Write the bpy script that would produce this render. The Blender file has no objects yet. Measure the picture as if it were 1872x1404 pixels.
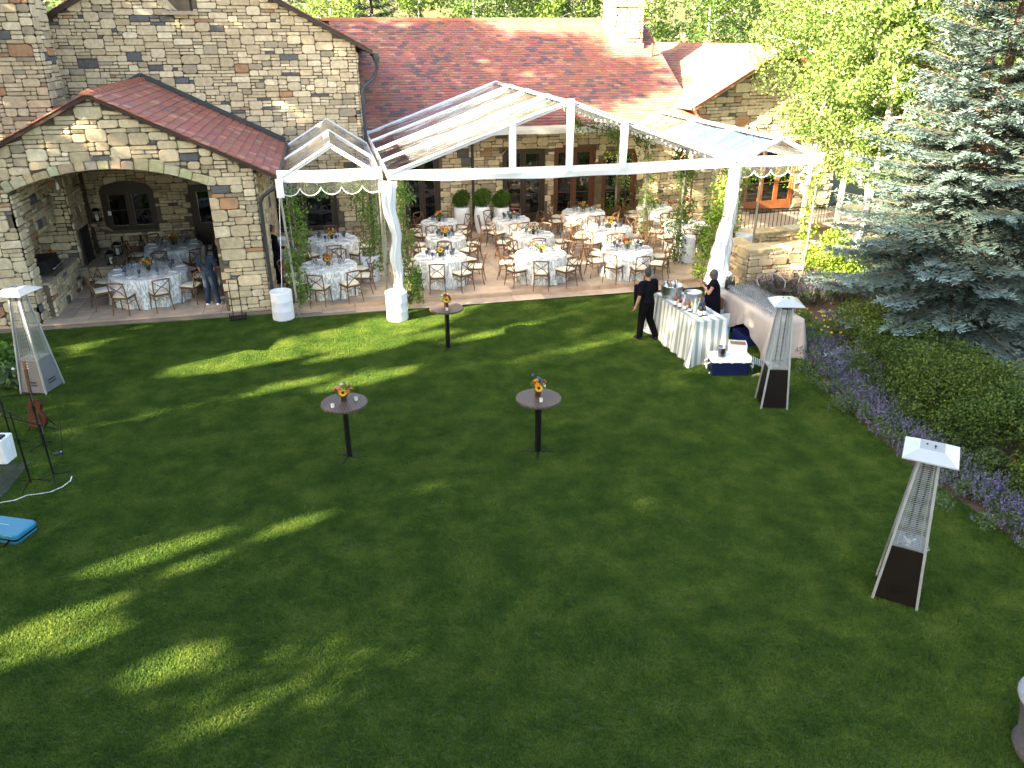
import bpy, math, random
import numpy as np
from math import sin, cos, pi, radians, sqrt, atan2
from mathutils import Vector, Matrix

# ------------------------------------------------------------------ camera, world, sun, exposure
S = bpy.context.scene
COL = S.collection
cam_d = bpy.data.cameras.new('camera'); cam = bpy.data.objects.new('camera', cam_d); COL.objects.link(cam)
cam.location = (0, 0, 6.7)
cam.rotation_euler = (radians(90 - 24.34), radians(0.1), radians(-13.1))
cam_d.sensor_width = 36; cam_d.lens = 36 * 1415 / 1872; cam_d.clip_end = 2000; cam_d.clip_start = .1
S.camera = cam
SUN_EL, SUN_AZ = 25.0, 20.0            # elevation; light travels towards +x turned 20 deg to +y
w = bpy.data.worlds.new('World'); S.world = w; w.use_nodes = True
nt = w.node_tree; nt.nodes.clear()
sky = nt.nodes.new('ShaderNodeTexSky'); sky.sky_type = 'NISHITA'; sky.sun_disc = False
sky.sun_elevation = radians(SUN_EL)
sdir = Vector((-cos(radians(SUN_AZ)) * cos(radians(SUN_EL)), -sin(radians(SUN_AZ)) * cos(radians(SUN_EL)), sin(radians(SUN_EL))))
sky.sun_rotation = atan2(sdir.x, sdir.y)
sky.air_density = 1.0; sky.dust_density = 2.0; sky.ozone_density = 1.0
bg = nt.nodes.new('ShaderNodeBackground'); bg.inputs['Strength'].default_value = 0.078
wo = nt.nodes.new('ShaderNodeOutputWorld')
nt.links.new(sky.outputs[0], bg.inputs['Color']); nt.links.new(bg.outputs[0], wo.inputs[0])
sl = bpy.data.lights.new('sun', 'SUN'); sl.energy = 5.0; sl.angle = radians(.53); sl.color = (1, .89, .7)
so = bpy.data.objects.new('sun', sl); COL.objects.link(so)
so.rotation_euler = sdir.to_track_quat('Z', 'Y').to_euler()
S.view_settings.view_transform = 'Standard'; S.view_settings.look = 'None'
S.view_settings.exposure = 3.55; S.view_settings.gamma = 1
S.view_settings.use_white_balance = True; S.view_settings.white_balance_temperature = 7600; S.view_settings.white_balance_tint = 10
S.render.engine = 'CYCLES'
S.cycles.transparent_max_bounces = 24; S.cycles.max_bounces = 8

R = random.Random(7)
NP = np.random.default_rng(11)

# ------------------------------------------------------------------ materials
def _n(nt, t, **k):
    n = nt.nodes.new(t)
    for a, b in k.items(): setattr(n, a, b)
    return n
MATS = {}
def mat(name, c=(.5, .5, .5), rough=.6, metal=0., var=.12, vs=8., bump=0., bs=40., spec=.5, attr=False, transl=0., sheen=0., dist=.02):
    """procedural principled material: base colour (or attribute 'col') mottled by noise, fine bump"""
    if name in MATS: return MATS[name]
    m = bpy.data.materials.new(name); m.use_nodes = True; nt = m.node_tree; nt.nodes.clear()
    out = _n(nt, 'ShaderNodeOutputMaterial'); p = _n(nt, 'ShaderNodeBsdfPrincipled')
    p.inputs['Roughness'].default_value = rough; p.inputs['Metallic'].default_value = metal
    p.inputs['Specular IOR Level'].default_value = spec
    tc = _n(nt, 'ShaderNodeTexCoord')
    no = _n(nt, 'ShaderNodeTexNoise'); no.inputs['Scale'].default_value = vs; no.inputs['Detail'].default_value = 5
    nt.links.new(tc.outputs['Object'], no.inputs['Vector'])
    mr = _n(nt, 'ShaderNodeMapRange'); mr.inputs[1].default_value = .25; mr.inputs[2].default_value = .75
    mr.inputs[3].default_value = 1 - var; mr.inputs[4].default_value = 1 + var
    nt.links.new(no.outputs['Fac'], mr.inputs[0])
    mx = _n(nt, 'ShaderNodeVectorMath', operation='SCALE')
    if attr:
        at = _n(nt, 'ShaderNodeAttribute'); at.attribute_name = 'col'; nt.links.new(at.outputs['Color'], mx.inputs[0])
    else:
        mx.inputs[0].default_value = c
    nt.links.new(mr.outputs[0], mx.inputs['Scale'])
    nt.links.new(mx.outputs[0], p.inputs['Base Color'])
    if bump:
        n2 = _n(nt, 'ShaderNodeTexNoise'); n2.inputs['Scale'].default_value = bs; n2.inputs['Detail'].default_value = 6
        nt.links.new(tc.outputs['Object'], n2.inputs['Vector'])
        b = _n(nt, 'ShaderNodeBump'); b.inputs['Strength'].default_value = bump; b.inputs['Distance'].default_value = dist
        nt.links.new(n2.outputs['Fac'], b.inputs['Height']); nt.links.new(b.outputs[0], p.inputs['Normal'])
    last = p.outputs[0]
    if transl:
        t = _n(nt, 'ShaderNodeBsdfTranslucent'); ms = _n(nt, 'ShaderNodeMixShader'); ms.inputs[0].default_value = transl
        nt.links.new(mx.outputs[0], t.inputs['Color'])
        nt.links.new(last, ms.inputs[1]); nt.links.new(t.outputs[0], ms.inputs[2]); last = ms.outputs[0]
    nt.links.new(last, out.inputs[0])
    MATS[name] = m; return m

def mat_clear(name, white=.06, rough=.05, bump=.25, tint=(1, 1, 1), refl=1.5, bs=1.3, milk=.0):
    """clear vinyl / glass: transparent with fresnel reflection, slight whiteness and optional painted glare streaks"""
    m = bpy.data.materials.new(name); m.use_nodes = True; nt = m.node_tree; nt.nodes.clear()
    out = _n(nt, 'ShaderNodeOutputMaterial'); tr = _n(nt, 'ShaderNodeBsdfTransparent'); tr.inputs[0].default_value = (*tint, 1)
    gl = _n(nt, 'ShaderNodeBsdfGlossy'); gl.inputs['Roughness'].default_value = rough
    df = _n(nt, 'ShaderNodeBsdfDiffuse'); df.inputs[0].default_value = (.85, .87, .9, 1)
    tl = _n(nt, 'ShaderNodeBsdfTranslucent'); tl.inputs[0].default_value = (.85, .87, .9, 1)
    fr = _n(nt, 'ShaderNodeFresnel'); fr.inputs[0].default_value = refl
    tc = _n(nt, 'ShaderNodeTexCoord'); mp = _n(nt, 'ShaderNodeMapping'); mp.inputs['Scale'].default_value = (.6, 1.6, 1)
    no = _n(nt, 'ShaderNodeTexNoise'); no.inputs['Scale'].default_value = bs; no.inputs['Detail'].default_value = 3
    nt.links.new(tc.outputs['Object'], mp.inputs[0]); nt.links.new(mp.outputs[0], no.inputs['Vector'])
    b = _n(nt, 'ShaderNodeBump'); b.inputs['Strength'].default_value = bump; b.inputs['Distance'].default_value = .12
    nt.links.new(no.outputs['Fac'], b.inputs['Height'])
    for s in (gl, fr): nt.links.new(b.outputs[0], s.inputs['Normal'])
    m0 = _n(nt, 'ShaderNodeMixShader'); nt.links.new(df.outputs[0], m0.inputs[1]); nt.links.new(tl.outputs[0], m0.inputs[2]); m0.inputs[0].default_value = .5
    m1 = _n(nt, 'ShaderNodeMixShader'); m1.inputs[0].default_value = white
    if milk:
        mp2 = _n(nt, 'ShaderNodeMapping'); mp2.inputs['Scale'].default_value = (.35, 1.5, .35); n2 = _n(nt, 'ShaderNodeTexNoise'); n2.inputs['Scale'].default_value = 1.6; n2.inputs['Detail'].default_value = 2; n2.inputs['Distortion'].default_value = .6
        mk = _n(nt, 'ShaderNodeMapRange'); mk.inputs[1].default_value = .34; mk.inputs[2].default_value = .5; mk.inputs[3].default_value = white; mk.inputs[4].default_value = milk  # white glare painted into the vinyl as stretched noise streaks
        nt.links.new(tc.outputs['Object'], mp2.inputs[0]); nt.links.new(mp2.outputs[0], n2.inputs['Vector']); nt.links.new(n2.outputs['Fac'], mk.inputs[0]); nt.links.new(mk.outputs[0], m1.inputs[0])
    nt.links.new(tr.outputs[0], m1.inputs[1]); nt.links.new(m0.outputs[0], m1.inputs[2])
    m2 = _n(nt, 'ShaderNodeMixShader'); nt.links.new(fr.outputs[0], m2.inputs[0])
    nt.links.new(m1.outputs[0], m2.inputs[1]); nt.links.new(gl.outputs[0], m2.inputs[2])
    nt.links.new(m2.outputs[0], out.inputs[0]); MATS[name] = m; return m

def mat_grass(name, cols, fine=True):
    m = bpy.data.materials.new(name); m.use_nodes = True; nt = m.node_tree; nt.nodes.clear()
    out = _n(nt, 'ShaderNodeOutputMaterial'); p = _n(nt, 'ShaderNodeBsdfPrincipled'); p.inputs['Roughness'].default_value = .75
    p.inputs['Specular IOR Level'].default_value = .25
    ge = _n(nt, 'ShaderNodeNewGeometry')
    a = _n(nt, 'ShaderNodeTexNoise'); a.inputs['Scale'].default_value = 1.7; a.inputs['Detail'].default_value = 6; a.inputs['Roughness'].default_value = .65
    f = _n(nt, 'ShaderNodeTexNoise'); f.inputs['Scale'].default_value = 55; f.inputs['Detail'].default_value = 3
    for x in (a, f): nt.links.new(ge.outputs['Position'], x.inputs['Vector'])
    mixf = _n(nt, 'ShaderNodeMath', operation='MULTIPLY_ADD'); mixf.inputs[1].default_value = .55
    m3 = _n(nt, 'ShaderNodeMath', operation='MULTIPLY'); m3.inputs[1].default_value = .45
    nt.links.new(f.outputs['Fac'], m3.inputs[0]); nt.links.new(a.outputs['Fac'], mixf.inputs[0]); nt.links.new(m3.outputs[0], mixf.inputs[2])
    cr = _n(nt, 'ShaderNodeValToRGB'); e = cr.color_ramp.elements
    e[0].position = .39; e[0].color = (*cols[0], 1); e[1].position = .6; e[1].color = (*cols[2], 1)
    k = cr.color_ramp.elements.new(.5); k.color = (*cols[1], 1)
    nt.links.new(mixf.outputs[0], cr.inputs[0]); nt.links.new(cr.outputs[0], p.inputs['Base Color'])
    last = p.outputs[0]
    if not fine:
        t = _n(nt, 'ShaderNodeBsdfTranslucent'); nt.links.new(cr.outputs[0], t.inputs[0])
        ms = _n(nt, 'ShaderNodeMixShader'); ms.inputs[0].default_value = .35
        nt.links.new(last, ms.inputs[1]); nt.links.new(t.outputs[0], ms.inputs[2]); last = ms.outputs[0]
    nt.links.new(last, out.inputs[0]); MATS[name] = m; return m

STONE = mat('sandstone', attr=True, rough=.9, var=.22, vs=9, bump=.5, bs=28, spec=.2)
MORTAR = mat('wall_backing', (.12, .09, .06), rough=.95, var=.3, vs=6, bump=.4)
TILE = mat('clay_tile', attr=True, rough=.75, var=.14, vs=10, bump=.2, bs=60, spec=.3)
WOODR = mat('stained_wood', (.11, .034, .014), rough=.45, var=.3, vs=14)
WOODD = mat('dark_wood', (.032, .016, .01), rough=.5, var=.25, vs=14)
PANE = mat('window_pane', (.004, .005, .005), rough=.04, var=.1, spec=.8)  # near-black colour stands in for the unlit rooms behind the glass
PAVE = mat('flagstone', attr=True, rough=.85, var=.16, vs=4, bump=.25, bs=30, spec=.25)
WHITE = mat('white_vinyl', (.82, .84, .86), rough=.38, var=.03, vs=3, bump=.25, bs=5, dist=.03, transl=.12)
WHITEP = mat('white_paint', (.78, .8, .82), rough=.4, var=.04)
BARR = mat('barrel_cover', (.68, .72, .8), rough=.55, var=.04, bump=.12, bs=7)
CLEAR = mat_clear('clear_vinyl', white=.08, rough=.08, bump=.35, refl=1.4)
CLEARR = mat_clear('clear_roof_vinyl', white=.25, rough=.14, bump=.5, refl=1.5, milk=.9)  # patchy white stands in for bright sky glare on the roof
CLEARB = mat_clear('clear_seam', white=.42, rough=.12, bump=.2, refl=1.5)
GLASS = mat_clear('drinking_glass', white=.05, rough=.03, bump=0, refl=1.45, tint=(.93, .95, .96))
GLASSB = mat_clear('blue_glass', white=.03, rough=.04, bump=0, refl=1.5, tint=(.42, .6, .8))
METAL = mat('brushed_steel', (.36, .39, .42), rough=.35, metal=.45, var=.08)
METALG = mat('galvanised', (.5, .52, .53), rough=.4, metal=1, var=.15, vs=20)
METALP = mat('aluminium_pole', (.55, .56, .58), rough=.35, metal=.9, var=.06)
BLACK = mat('black_metal', (.004, .004, .005), rough=.45, spec=.25, var=.1)
BLACKP = mat('heater_panel', (.004, .0025, .002), rough=.5, spec=.2, var=.15, vs=4)
IRON = mat('iron', (.025, .024, .023), rough=.55, metal=.4, var=.2)
GUTTER = mat('dark_gutter', (.045, .05, .056), rough=.45, metal=.3, var=.15)
CHAIRW = mat('chair_wood', (.125, .058, .026), rough=.5, var=.3, vs=20)
CUSH = mat('cushion', (.66, .6, .48), rough=.9, var=.08, bump=.15, bs=60)
LEAFG = mat('leaf_green', attr=True, rough=.55, var=.1, transl=.4, spec=.35)
NEEDLE = mat('needles', attr=True, rough=.6, var=.1, transl=.12, spec=.3)
BARK = mat('pale_bark', (.5, .48, .42), rough=.85, var=.35, vs=5, bump=.4)
BARKD = mat('brown_bark', (.12, .08, .06), rough=.9, var=.3, vs=8, bump=.6)
SKIN = mat('skin', (.36, .18, .12), rough=.55, var=.06)
HAIRG = mat('grey_hair', (.05, .047, .045), rough=.7, var=.3, vs=60)
HAIRD = mat('dark_hair', (.02, .015, .013), rough=.5, var=.3, vs=60)
HAIRB = mat('brown_grey_hair', (.025, .02, .018), rough=.7, var=.3, vs=60)
CLB = mat('black_cloth', (.004, .004, .007), rough=.9, spec=.1, var=.15, vs=14, bump=.4, bs=12)
DENIM = mat('denim', (.01, .026, .055), rough=.85, var=.2, vs=14, bump=.4, bs=12)
GREYC = mat('grey_cloth', (.09, .09, .1), rough=.85, var=.15, vs=14, bump=.3, bs=12)
LINEN = mat('linen', (.4, .36, .33), rough=.85, var=.06, bump=.25, bs=9)
NAPK = mat('napkin', (.7, .72, .76), rough=.8, var=.04)
PORC = mat('porcelain', (.8, .8, .79), rough=.2, var=.03)
SOIL = mat('mulch', (.085, .055, .038), rough=.95, var=.4, vs=18, bump=1, bs=30)
GROUND = mat('ground', (.07, .075, .035), rough=.95, var=.35, vs=.6, bump=.5)
CATMINT = mat('petals', attr=True, rough=.7, var=.1, transl=.3)

# ------------------------------------------------------------------ mesh helpers
class MB:
    def __init__(s): s.v = []; s.f = []; s.c = []
    def add(s, vs, fs, col=None):
        o = len(s.v); s.v.extend([tuple(p) for p in vs]); s.f.extend([tuple(i + o for i in f) for f in fs]); s.c.extend([col] * len(fs)); return s
    def box(s, c, d, rz=0., col=None, rot=None):
        x, y, z = d[0] / 2, d[1] / 2, d[2] / 2
        M = rot if rot is not None else Matrix.Rotation(rz, 3, 'Z')
        vs = [Vector(c) + M @ Vector((sx * x, sy * y, sz * z)) for sz in (-1, 1) for sy in (-1, 1) for sx in (-1, 1)]
        return s.add(vs, [(0, 2, 3, 1), (4, 5, 7, 6), (0, 1, 5, 4), (2, 6, 7, 3), (0, 4, 6, 2), (1, 3, 7, 5)], col)
    def bar(s, p, q, w, h=None, up=(0, 0, 1), col=None):
        p, q = Vector(p), Vector(q); h = h or w; d = q - p; L = d.length; d = d / L; u = Vector(up)
        if abs(d.dot(u)) > .98: u = Vector((0, 1, 0))
        x = d.cross(u).normalized(); z = x.cross(d)
        return s.box((p + q) / 2, (w, L, h), rot=Matrix((x, d, z)).transposed(), col=col)
    def tube(s, pts, r, n=6, col=None, cap=True):
        pts = [Vector(p) for p in pts]; rs = r if hasattr(r, '__len__') else [r] * len(pts); rings = []
        ref = None
        for i, p in enumerate(pts):
            d = (pts[min(i + 1, len(pts) - 1)] - pts[max(i - 1, 0)]).normalized()
            if ref is None:
                ref = Vector((0, 0, 1)) if abs(d.z) < .9 else Vector((1, 0, 0))
            x = d.cross(ref).normalized(); y = x.cross(d).normalized(); ref = y if abs(d.dot(y)) < .9 else ref
            rings.append([p + (x * cos(2 * pi * k / n) + y * sin(2 * pi * k / n)) * rs[i] for k in range(n)])
        vs = [v for r_ in rings for v in r_]; fs = []
        for i in range(len(pts) - 1):
            for k in range(n): a = i * n + k; b = i * n + (k + 1) % n; fs.append((a, b, b + n, a + n))
        if cap: fs.append(tuple(range(n - 1, -1, -1))); fs.append(tuple(range((len(pts) - 1) * n, len(pts) * n)))
        return s.add(vs, fs, col)
    def lathe(s, prof, c=(0, 0, 0), n=14, col=None, M=None, cap=True):
        vs = []; fs = []
        for r, z in prof:
            for k in range(n):
                p = Vector((r * cos(2 * pi * k / n), r * sin(2 * pi * k / n), z))
                if M is not None: p = M @ p
                vs.append(Vector(c) + p)
        for i in range(len(prof) - 1):
            for k in range(n): a = i * n + k; b = i * n + (k + 1) % n; fs.append((a, b, b + n, a + n))
        if cap:
            if prof[0][0] > 1e-4: fs.append(tuple(range(n - 1, -1, -1)))
            if prof[-1][0] > 1e-4: fs.append(tuple(range((len(prof) - 1) * n, len(prof) * n)))
        return s.add(vs, fs, col)
    def ell(s, c, r, n=12, m=8, M=None, col=None):
        pr = [(sin(pi * i / m), -cos(pi * i / m)) for i in range(m + 1)]
        vs = []; fs = []
        for a, z in pr:
            for k in range(n):
                p = Vector((a * cos(2 * pi * k / n) * r[0], a * sin(2 * pi * k / n) * r[1], z * r[2]))
                if M is not None: p = M @ p
                vs.append(Vector(c) + p)
        for i in range(m):
            for k in range(n): a = i * n + k; b = i * n + (k + 1) % n; fs.append((a, b, b + n, a + n))
        return s.add(vs, fs, col)
    def quad(s, *p, col=None): return s.add(p, [tuple(range(len(p)))], col)
    def mesh(s, name):
        me = bpy.data.meshes.new(name); me.from_pydata(s.v, [], s.f)
        if any(c is not None for c in s.c):
            a = me.attributes.new('col', 'FLOAT_COLOR', 'FACE')
            buf = np.ones((len(s.f), 4), dtype=np.float32)
            for i, c in enumerate(s.c):
                if c is not None: buf[i, :3] = c
            a.data.foreach_set('color', buf.ravel())
        me.update(); return me

def obj(name, mb, m, parent=None, smooth=False, loc=None):
    me = mb.mesh(name) if isinstance(mb, MB) else mb
    if m is not None and not me.materials: me.materials.append(m)
    o = bpy.data.objects.new(name, me); COL.objects.link(o)
    if smooth: me.polygons.foreach_set('use_smooth', [True] * len(me.polygons))
    if parent is not None: o.parent = parent
    if loc is not None: o.location = loc
    return o
def wobj(name, mb, m, parent, smooth=False):
    """mesh given in world coordinates, kept there although its parent stands elsewhere (parents are unrotated)"""
    o = obj(name, mb, m, parent, smooth); off = Vector((0, 0, 0)); p = parent
    while p is not None: off += Vector(p.location); p = p.parent
    o.location = -off; return o
def empty(name, loc=(0, 0, 0), rz=0.):
    o = bpy.data.objects.new(name, None); COL.objects.link(o); o.location = loc; o.rotation_euler = (0, 0, rz); o.empty_display_size = .1; return o
def tag(o, label=None, cat=None, group=None, kind=None):
    if label: o['label'] = label
    if cat: o['category'] = cat
    if group: o['group'] = group
    if kind: o['kind'] = kind
    return o
def clone(root, loc=None, rz=None, scale=None):
    def rec(o, par):
        c = o.copy(); COL.objects.link(c); c.parent = par
        for ch in CH.get(o.name, []): rec(bpy.data.objects[ch], c)
        return c
    c = rec(root, None)
    if loc is not None: c.location = loc
    if rz is not None: c.rotation_euler = (0, 0, rz)
    if scale is not None: c.scale = scale
    return c
CH = {}
def freeze(root):
    """remember the children of a prototype so that clone() need not search the scene"""
    for ch in root.children: CH.setdefault(root.name, []).append(ch.name); freeze(ch)
    return root
def smoothm(o):
    o.data.polygons.foreach_set('use_smooth', [True] * len(o.data.polygons)); return o

def quads_mesh(name, V, C, smooth=False):
    """V (n,4,3) quads, C (n,3) colours -> mesh, fast"""
    n = V.shape[0]; me = bpy.data.meshes.new(name)
    me.vertices.add(n * 4); me.vertices.foreach_set('co', V.astype(np.float32).ravel())
    me.loops.add(n * 4); me.loops.foreach_set('vertex_index', np.arange(n * 4, dtype=np.int32))
    me.polygons.add(n); me.polygons.foreach_set('loop_start', np.arange(0, n * 4, 4, dtype=np.int32)); me.polygons.foreach_set('loop_total', np.full(n, 4, dtype=np.int32))
    me.update(calc_edges=True)
    a = me.attributes.new('col', 'FLOAT_COLOR', 'FACE'); b = np.ones((n, 4), np.float32); b[:, :3] = C; a.data.foreach_set('color', b.ravel())
    return me
def leaf_quads(P, size, flat=0., asp=.7, rng=NP):
    """random leaf diamonds at points P"""
    n = len(P); d = rng.normal(size=(n, 3)); d[:, 2] *= (1 - flat); d /= np.linalg.norm(d, axis=1)[:, None] + 1e-9
    e = rng.normal(size=(n, 3)); e -= (e * d).sum(1)[:, None] * d; e /= np.linalg.norm(e, axis=1)[:, None] + 1e-9
    s = (size * rng.uniform(.6, 1.3, n))[:, None]; a = d * s; b = e * s * asp
    return np.stack([P - a * .5, P + b * .5, P + a * .5, P - b * .5], 1)
def blend(c0, c1, t): return np.array(c0)[None] * (1 - t[:, None]) + np.array(c1)[None] * t[:, None]
def clusters(cen, rad, n, rng=NP, shell=.55):
    """n points spread over blobs (centres, radii)"""
    cen = np.array(cen); rad = np.array(rad); w_ = rad ** 2; i = rng.choice(len(cen), n, p=w_ / w_.sum())
    d = rng.normal(size=(n, 3)); d /= np.linalg.norm(d, axis=1)[:, None]
    r = rng.uniform(shell ** 3, 1, n) ** (1 / 3)
    return cen[i] + d * (rad[i] * r)[:, None] * np.array([1, 1, .8])
# ------------------------------------------------------------------ stone walls
def stone_col(dark=.05, warm=0.):
    r = R.random()
    if r < dark * .8: b = (.1, .1, .1)
    elif r < dark + .012: b = (.33, .19, .11)
    elif r < .17: b = (.3, .25, .175)
    elif r < .5: b = (.43, .345, .225)
    elif r < .85: b = (.5, .41, .275)
    else: b = (.57, .48, .335)
    k = R.uniform(1.0, 1.25); return (b[0] * k * (1 + warm), b[1] * k, b[2] * k * (1 - warm))
SIZES = [(1, 1)] * 5 + [(2, 1)] * 9 + [(3, 1)] * 7 + [(4, 1)] * 3 + [(2, 2)] * 6 + [(3, 2)] * 8 + [(4, 2)] * 4 + [(3, 3)] * 3 + [(4, 3)] * 2
def rubble(W, H, cw=.14, ch=.105):
    nx, nz = max(1, round(W / cw)), max(1, round(H / ch)); cw, ch = W / nx, H / nz
    occ = [[False] * nx for _ in range(nz)]; out = []
    for j in range(nz):
        for i in range(nx):
            if occ[j][i]: continue
            for _ in range(8):
                w_, h_ = R.choice(SIZES)
                if i + w_ <= nx and j + h_ <= nz and not any(occ[j + b][i + a] for a in range(w_) for b in range(h_)): break
            else: w_ = h_ = 1
            for a in range(w_):
                for b in range(h_): occ[j + b][i + a] = True
            out.append((i * cw, j * ch, w_ * cw, h_ * ch))
    return out
CAMP = Vector((0, 0, 6.7)); CR = cam.rotation_euler.to_matrix()
def screen(p):
    q = CR.transposed() @ (Vector(p) - CAMP)
    if q.z > -.2: return None
    return 936 + 1415 * q.x / -q.z, 702 - 1415 * q.y / -q.z
def stone_geo(poly, O, A, N, d, B=Vector((0, 0, 1))):
    """one dressed stone: rim, bevelled edge, slightly tilted face"""
    n = len(poly); cx = sum(p[0] for p in poly) / n; cz = sum(p[1] for p in poly) / n
    w_ = max(p[0] for p in poly) - min(p[0] for p in poly); h_ = max(p[1] for p in poly) - min(p[1] for p in poly)
    ins = min(.02, .16 * min(w_, h_)); ta, tb = R.uniform(-.5, .5) * d * .6, R.uniform(-.5, .5) * d * .6
    vs = []
    def P(a, b, k): return O + A * a + B * b + N * k
    for a, b in poly: vs.append(P(a, b, -.01))
    for a, b in poly: vs.append(P(a, b, d * .62))
    for a, b in poly:
        L = sqrt((a - cx) ** 2 + (b - cz) ** 2) + 1e-6; f = max(0, 1 - ins / L)
        vs.append(P(cx + (a - cx) * f, cz + (b - cz) * f, d + ta * (a - cx) / max(w_, .01) + tb * (b - cz) / max(h_, .01)))
    fs = []
    for r in (0, n):
        for k in range(n): fs.append((r + k, r + (k + 1) % n, r + n + (k + 1) % n, r + n + k))
    fs.append(tuple(range(2 * n, 3 * n)))
    return vs, fs
class Masonry:
    """collects the stones of one building; the largest in view become objects, the rest one joined part"""
    def __init__(s, thing, limit=290): s.thing = thing; s.rec = []; s.limit = limit
    def add(s, poly, O, A, N, d, wall, col=None, force=0):
        vs, fs = stone_geo(poly, O, A, N, d)
        c = sum(vs, Vector()) / len(vs); q = screen(c); sc = 0
        if q and -10 < q[0] < 1882 and -10 < q[1] < 1414:
            w_ = max(p[0] for p in poly) - min(p[0] for p in poly); h_ = max(p[1] for p in poly) - min(p[1] for p in poly)
            sc = w_ * h_ / (c - CAMP).length ** 2 * max(0, N.dot((CAMP - c).normalized()))
        s.rec.append((sc * (1 + force), vs, fs, col or stone_col(), wall))
    def finish(s):
        s.rec.sort(key=lambda r: -r[0]); rest = MB()
        for i, (sc, vs, fs, col, wall) in enumerate(s.rec):
            if i < s.limit and sc > 0: wobj('stone', MB().add(vs, fs, col), STONE, wall)
            else: rest.add(vs, fs, col)
        if rest.v: wobj('stone', rest, STONE, s.thing)['kind'] = 'stuff'
def wall(mas, name, O, A, N, W, top, holes=(), t=.4, ring=None, breaks=(), depth=(.025, .06), clip_b0=0, matb=None, step=.5, cw=.14, ch=.105, parent=None):
    """backing wall with real openings plus its stones. holes: (a0, a1, b0, f_top). top: function of a"""
    O, A, N = Vector(O), Vector(A).normalized(), Vector(N).normalized(); B = Vector((0, 0, 1))
    bs = {0., W} | set(breaks)
    for h in holes: bs |= {h[0], h[1]}
    k = 0
    while k < W: bs.add(round(k, 4)); k += step
    for h in holes:
        if len(h) > 4:
            for i in range(1, 25): bs.add(h[0] + (h[1] - h[0]) * i / 25)
    bs = sorted(b for b in bs if 0 <= b <= W); mb = MB()
    def iv(a0, a1):
        m = (a0 + a1) / 2; segs = [(lambda a: clip_b0, top)]
        for h in holes:
            if h[0] <= m <= h[1]:
                new = []
                for lo, hi in segs:
                    if h[2] > lo(m) + 1e-3: new.append((lo, lambda a, h=h: h[2]))
                    if h[3](m) < hi(m) - 1e-3: new.append((h[3], hi))
                segs = new
        return segs
    prev = None
    def P(a, b, k): return O + A * a + B * b + N * k
    for a0, a1 in zip(bs[:-1], bs[1:]):
        if a1 - a0 < 1e-4: continue
        segs = iv(a0, a1)
        for lo, hi in segs:
            f = [P(a0, lo(a0), 0), P(a1, lo(a1), 0), P(a1, hi(a1), 0), P(a0, hi(a0), 0)]; b = [p - N * t for p in f]
            mb.add(f + b, [(0, 1, 2, 3), (7, 6, 5, 4), (0, 4, 5, 1), (3, 2, 6, 7)])
        key = [(round(lo(a0), 2), round(hi(a0), 2)) for lo, hi in segs]
        if prev is None or key != prev:
            for lo, hi in segs: mb.quad(P(a0, lo(a0), 0), P(a0, hi(a0), 0), P(a0, hi(a0), -t), P(a0, lo(a0), -t))
            if prev:
                for l_, h_ in prev: mb.quad(P(a0, l_, 0), P(a0, l_, -t), P(a0, h_, -t), P(a0, h_, 0))
        prev = [(round(lo(a1), 2), round(hi(a1), 2)) for lo, hi in segs]
    for l_, h_ in prev: mb.quad(P(W, l_, 0), P(W, l_, -t), P(W, h_, -t), P(W, h_, 0))
    wo = wobj(name, mb, matb or MORTAR, parent or mas.thing)
    Hm = max(top(W * i / 40) for i in range(41))
    hz = [(h[0], h[1], h[2], (lambda a, h=h: h[3](min(max(a, h[0]), h[1])) + (ring or 0))) if len(h) > 4 else h for h in holes]
    for (a, b, w_, h_) in rubble(W, Hm - clip_b0, cw, ch):
        b += clip_b0
        g = R.uniform(.005, .01); c = [min(w_, h_) * R.uniform(.08, .32) for _ in range(4)]
        x0, x1, z0, z1 = a + g, a + w_ - g, b + g, b + h_ - g
        j = lambda: R.uniform(-.35, .35) * .012
        poly = [(x0 + c[0], z0 + j()), (x1 - c[1], z0 + j()), (x1 + j(), z0 + c[1] * .7), (x1 + j(), z1 - c[2] * .7), (x1 - c[2], z1 + j()), (x0 + c[3], z1 + j()), (x0 + j(), z1 - c[3] * .7), (x0 + j(), z0 + c[0] * .7)]
        cx, cz = a + w_ / 2, b + h_ / 2
        if cz > top(cx) - .02: continue
        if any(h[0] < cx < h[1] and h[2] < cz < h[3](cx) for h in hz): continue
        out = []
        for p in poly:
            x, z = min(max(p[0], 0.0), W), p[1]
            for h in hz:
                if h[0] < x < h[1] and h[2] < z < h[3](x):
                    opts = [(x - h[0], (h[0] - .004, z)), (h[1] - x, (h[1] + .004, z)), (h[3](x) - z, (x, h[3](x) + .004)), (z - h[2], (x, h[2] - .004))]
                    x, z = min(opts, key=lambda o: o[0])[1]
            z = min(z, top(x) - .004); out.append((x, z))
        if max(p[1] for p in out) - min(p[1] for p in out) < .03 or max(p[0] for p in out) - min(p[0] for p in out) < .04: continue
        mas.add(out, O, A, N, R.uniform(*depth), wo)
    return wo

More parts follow.
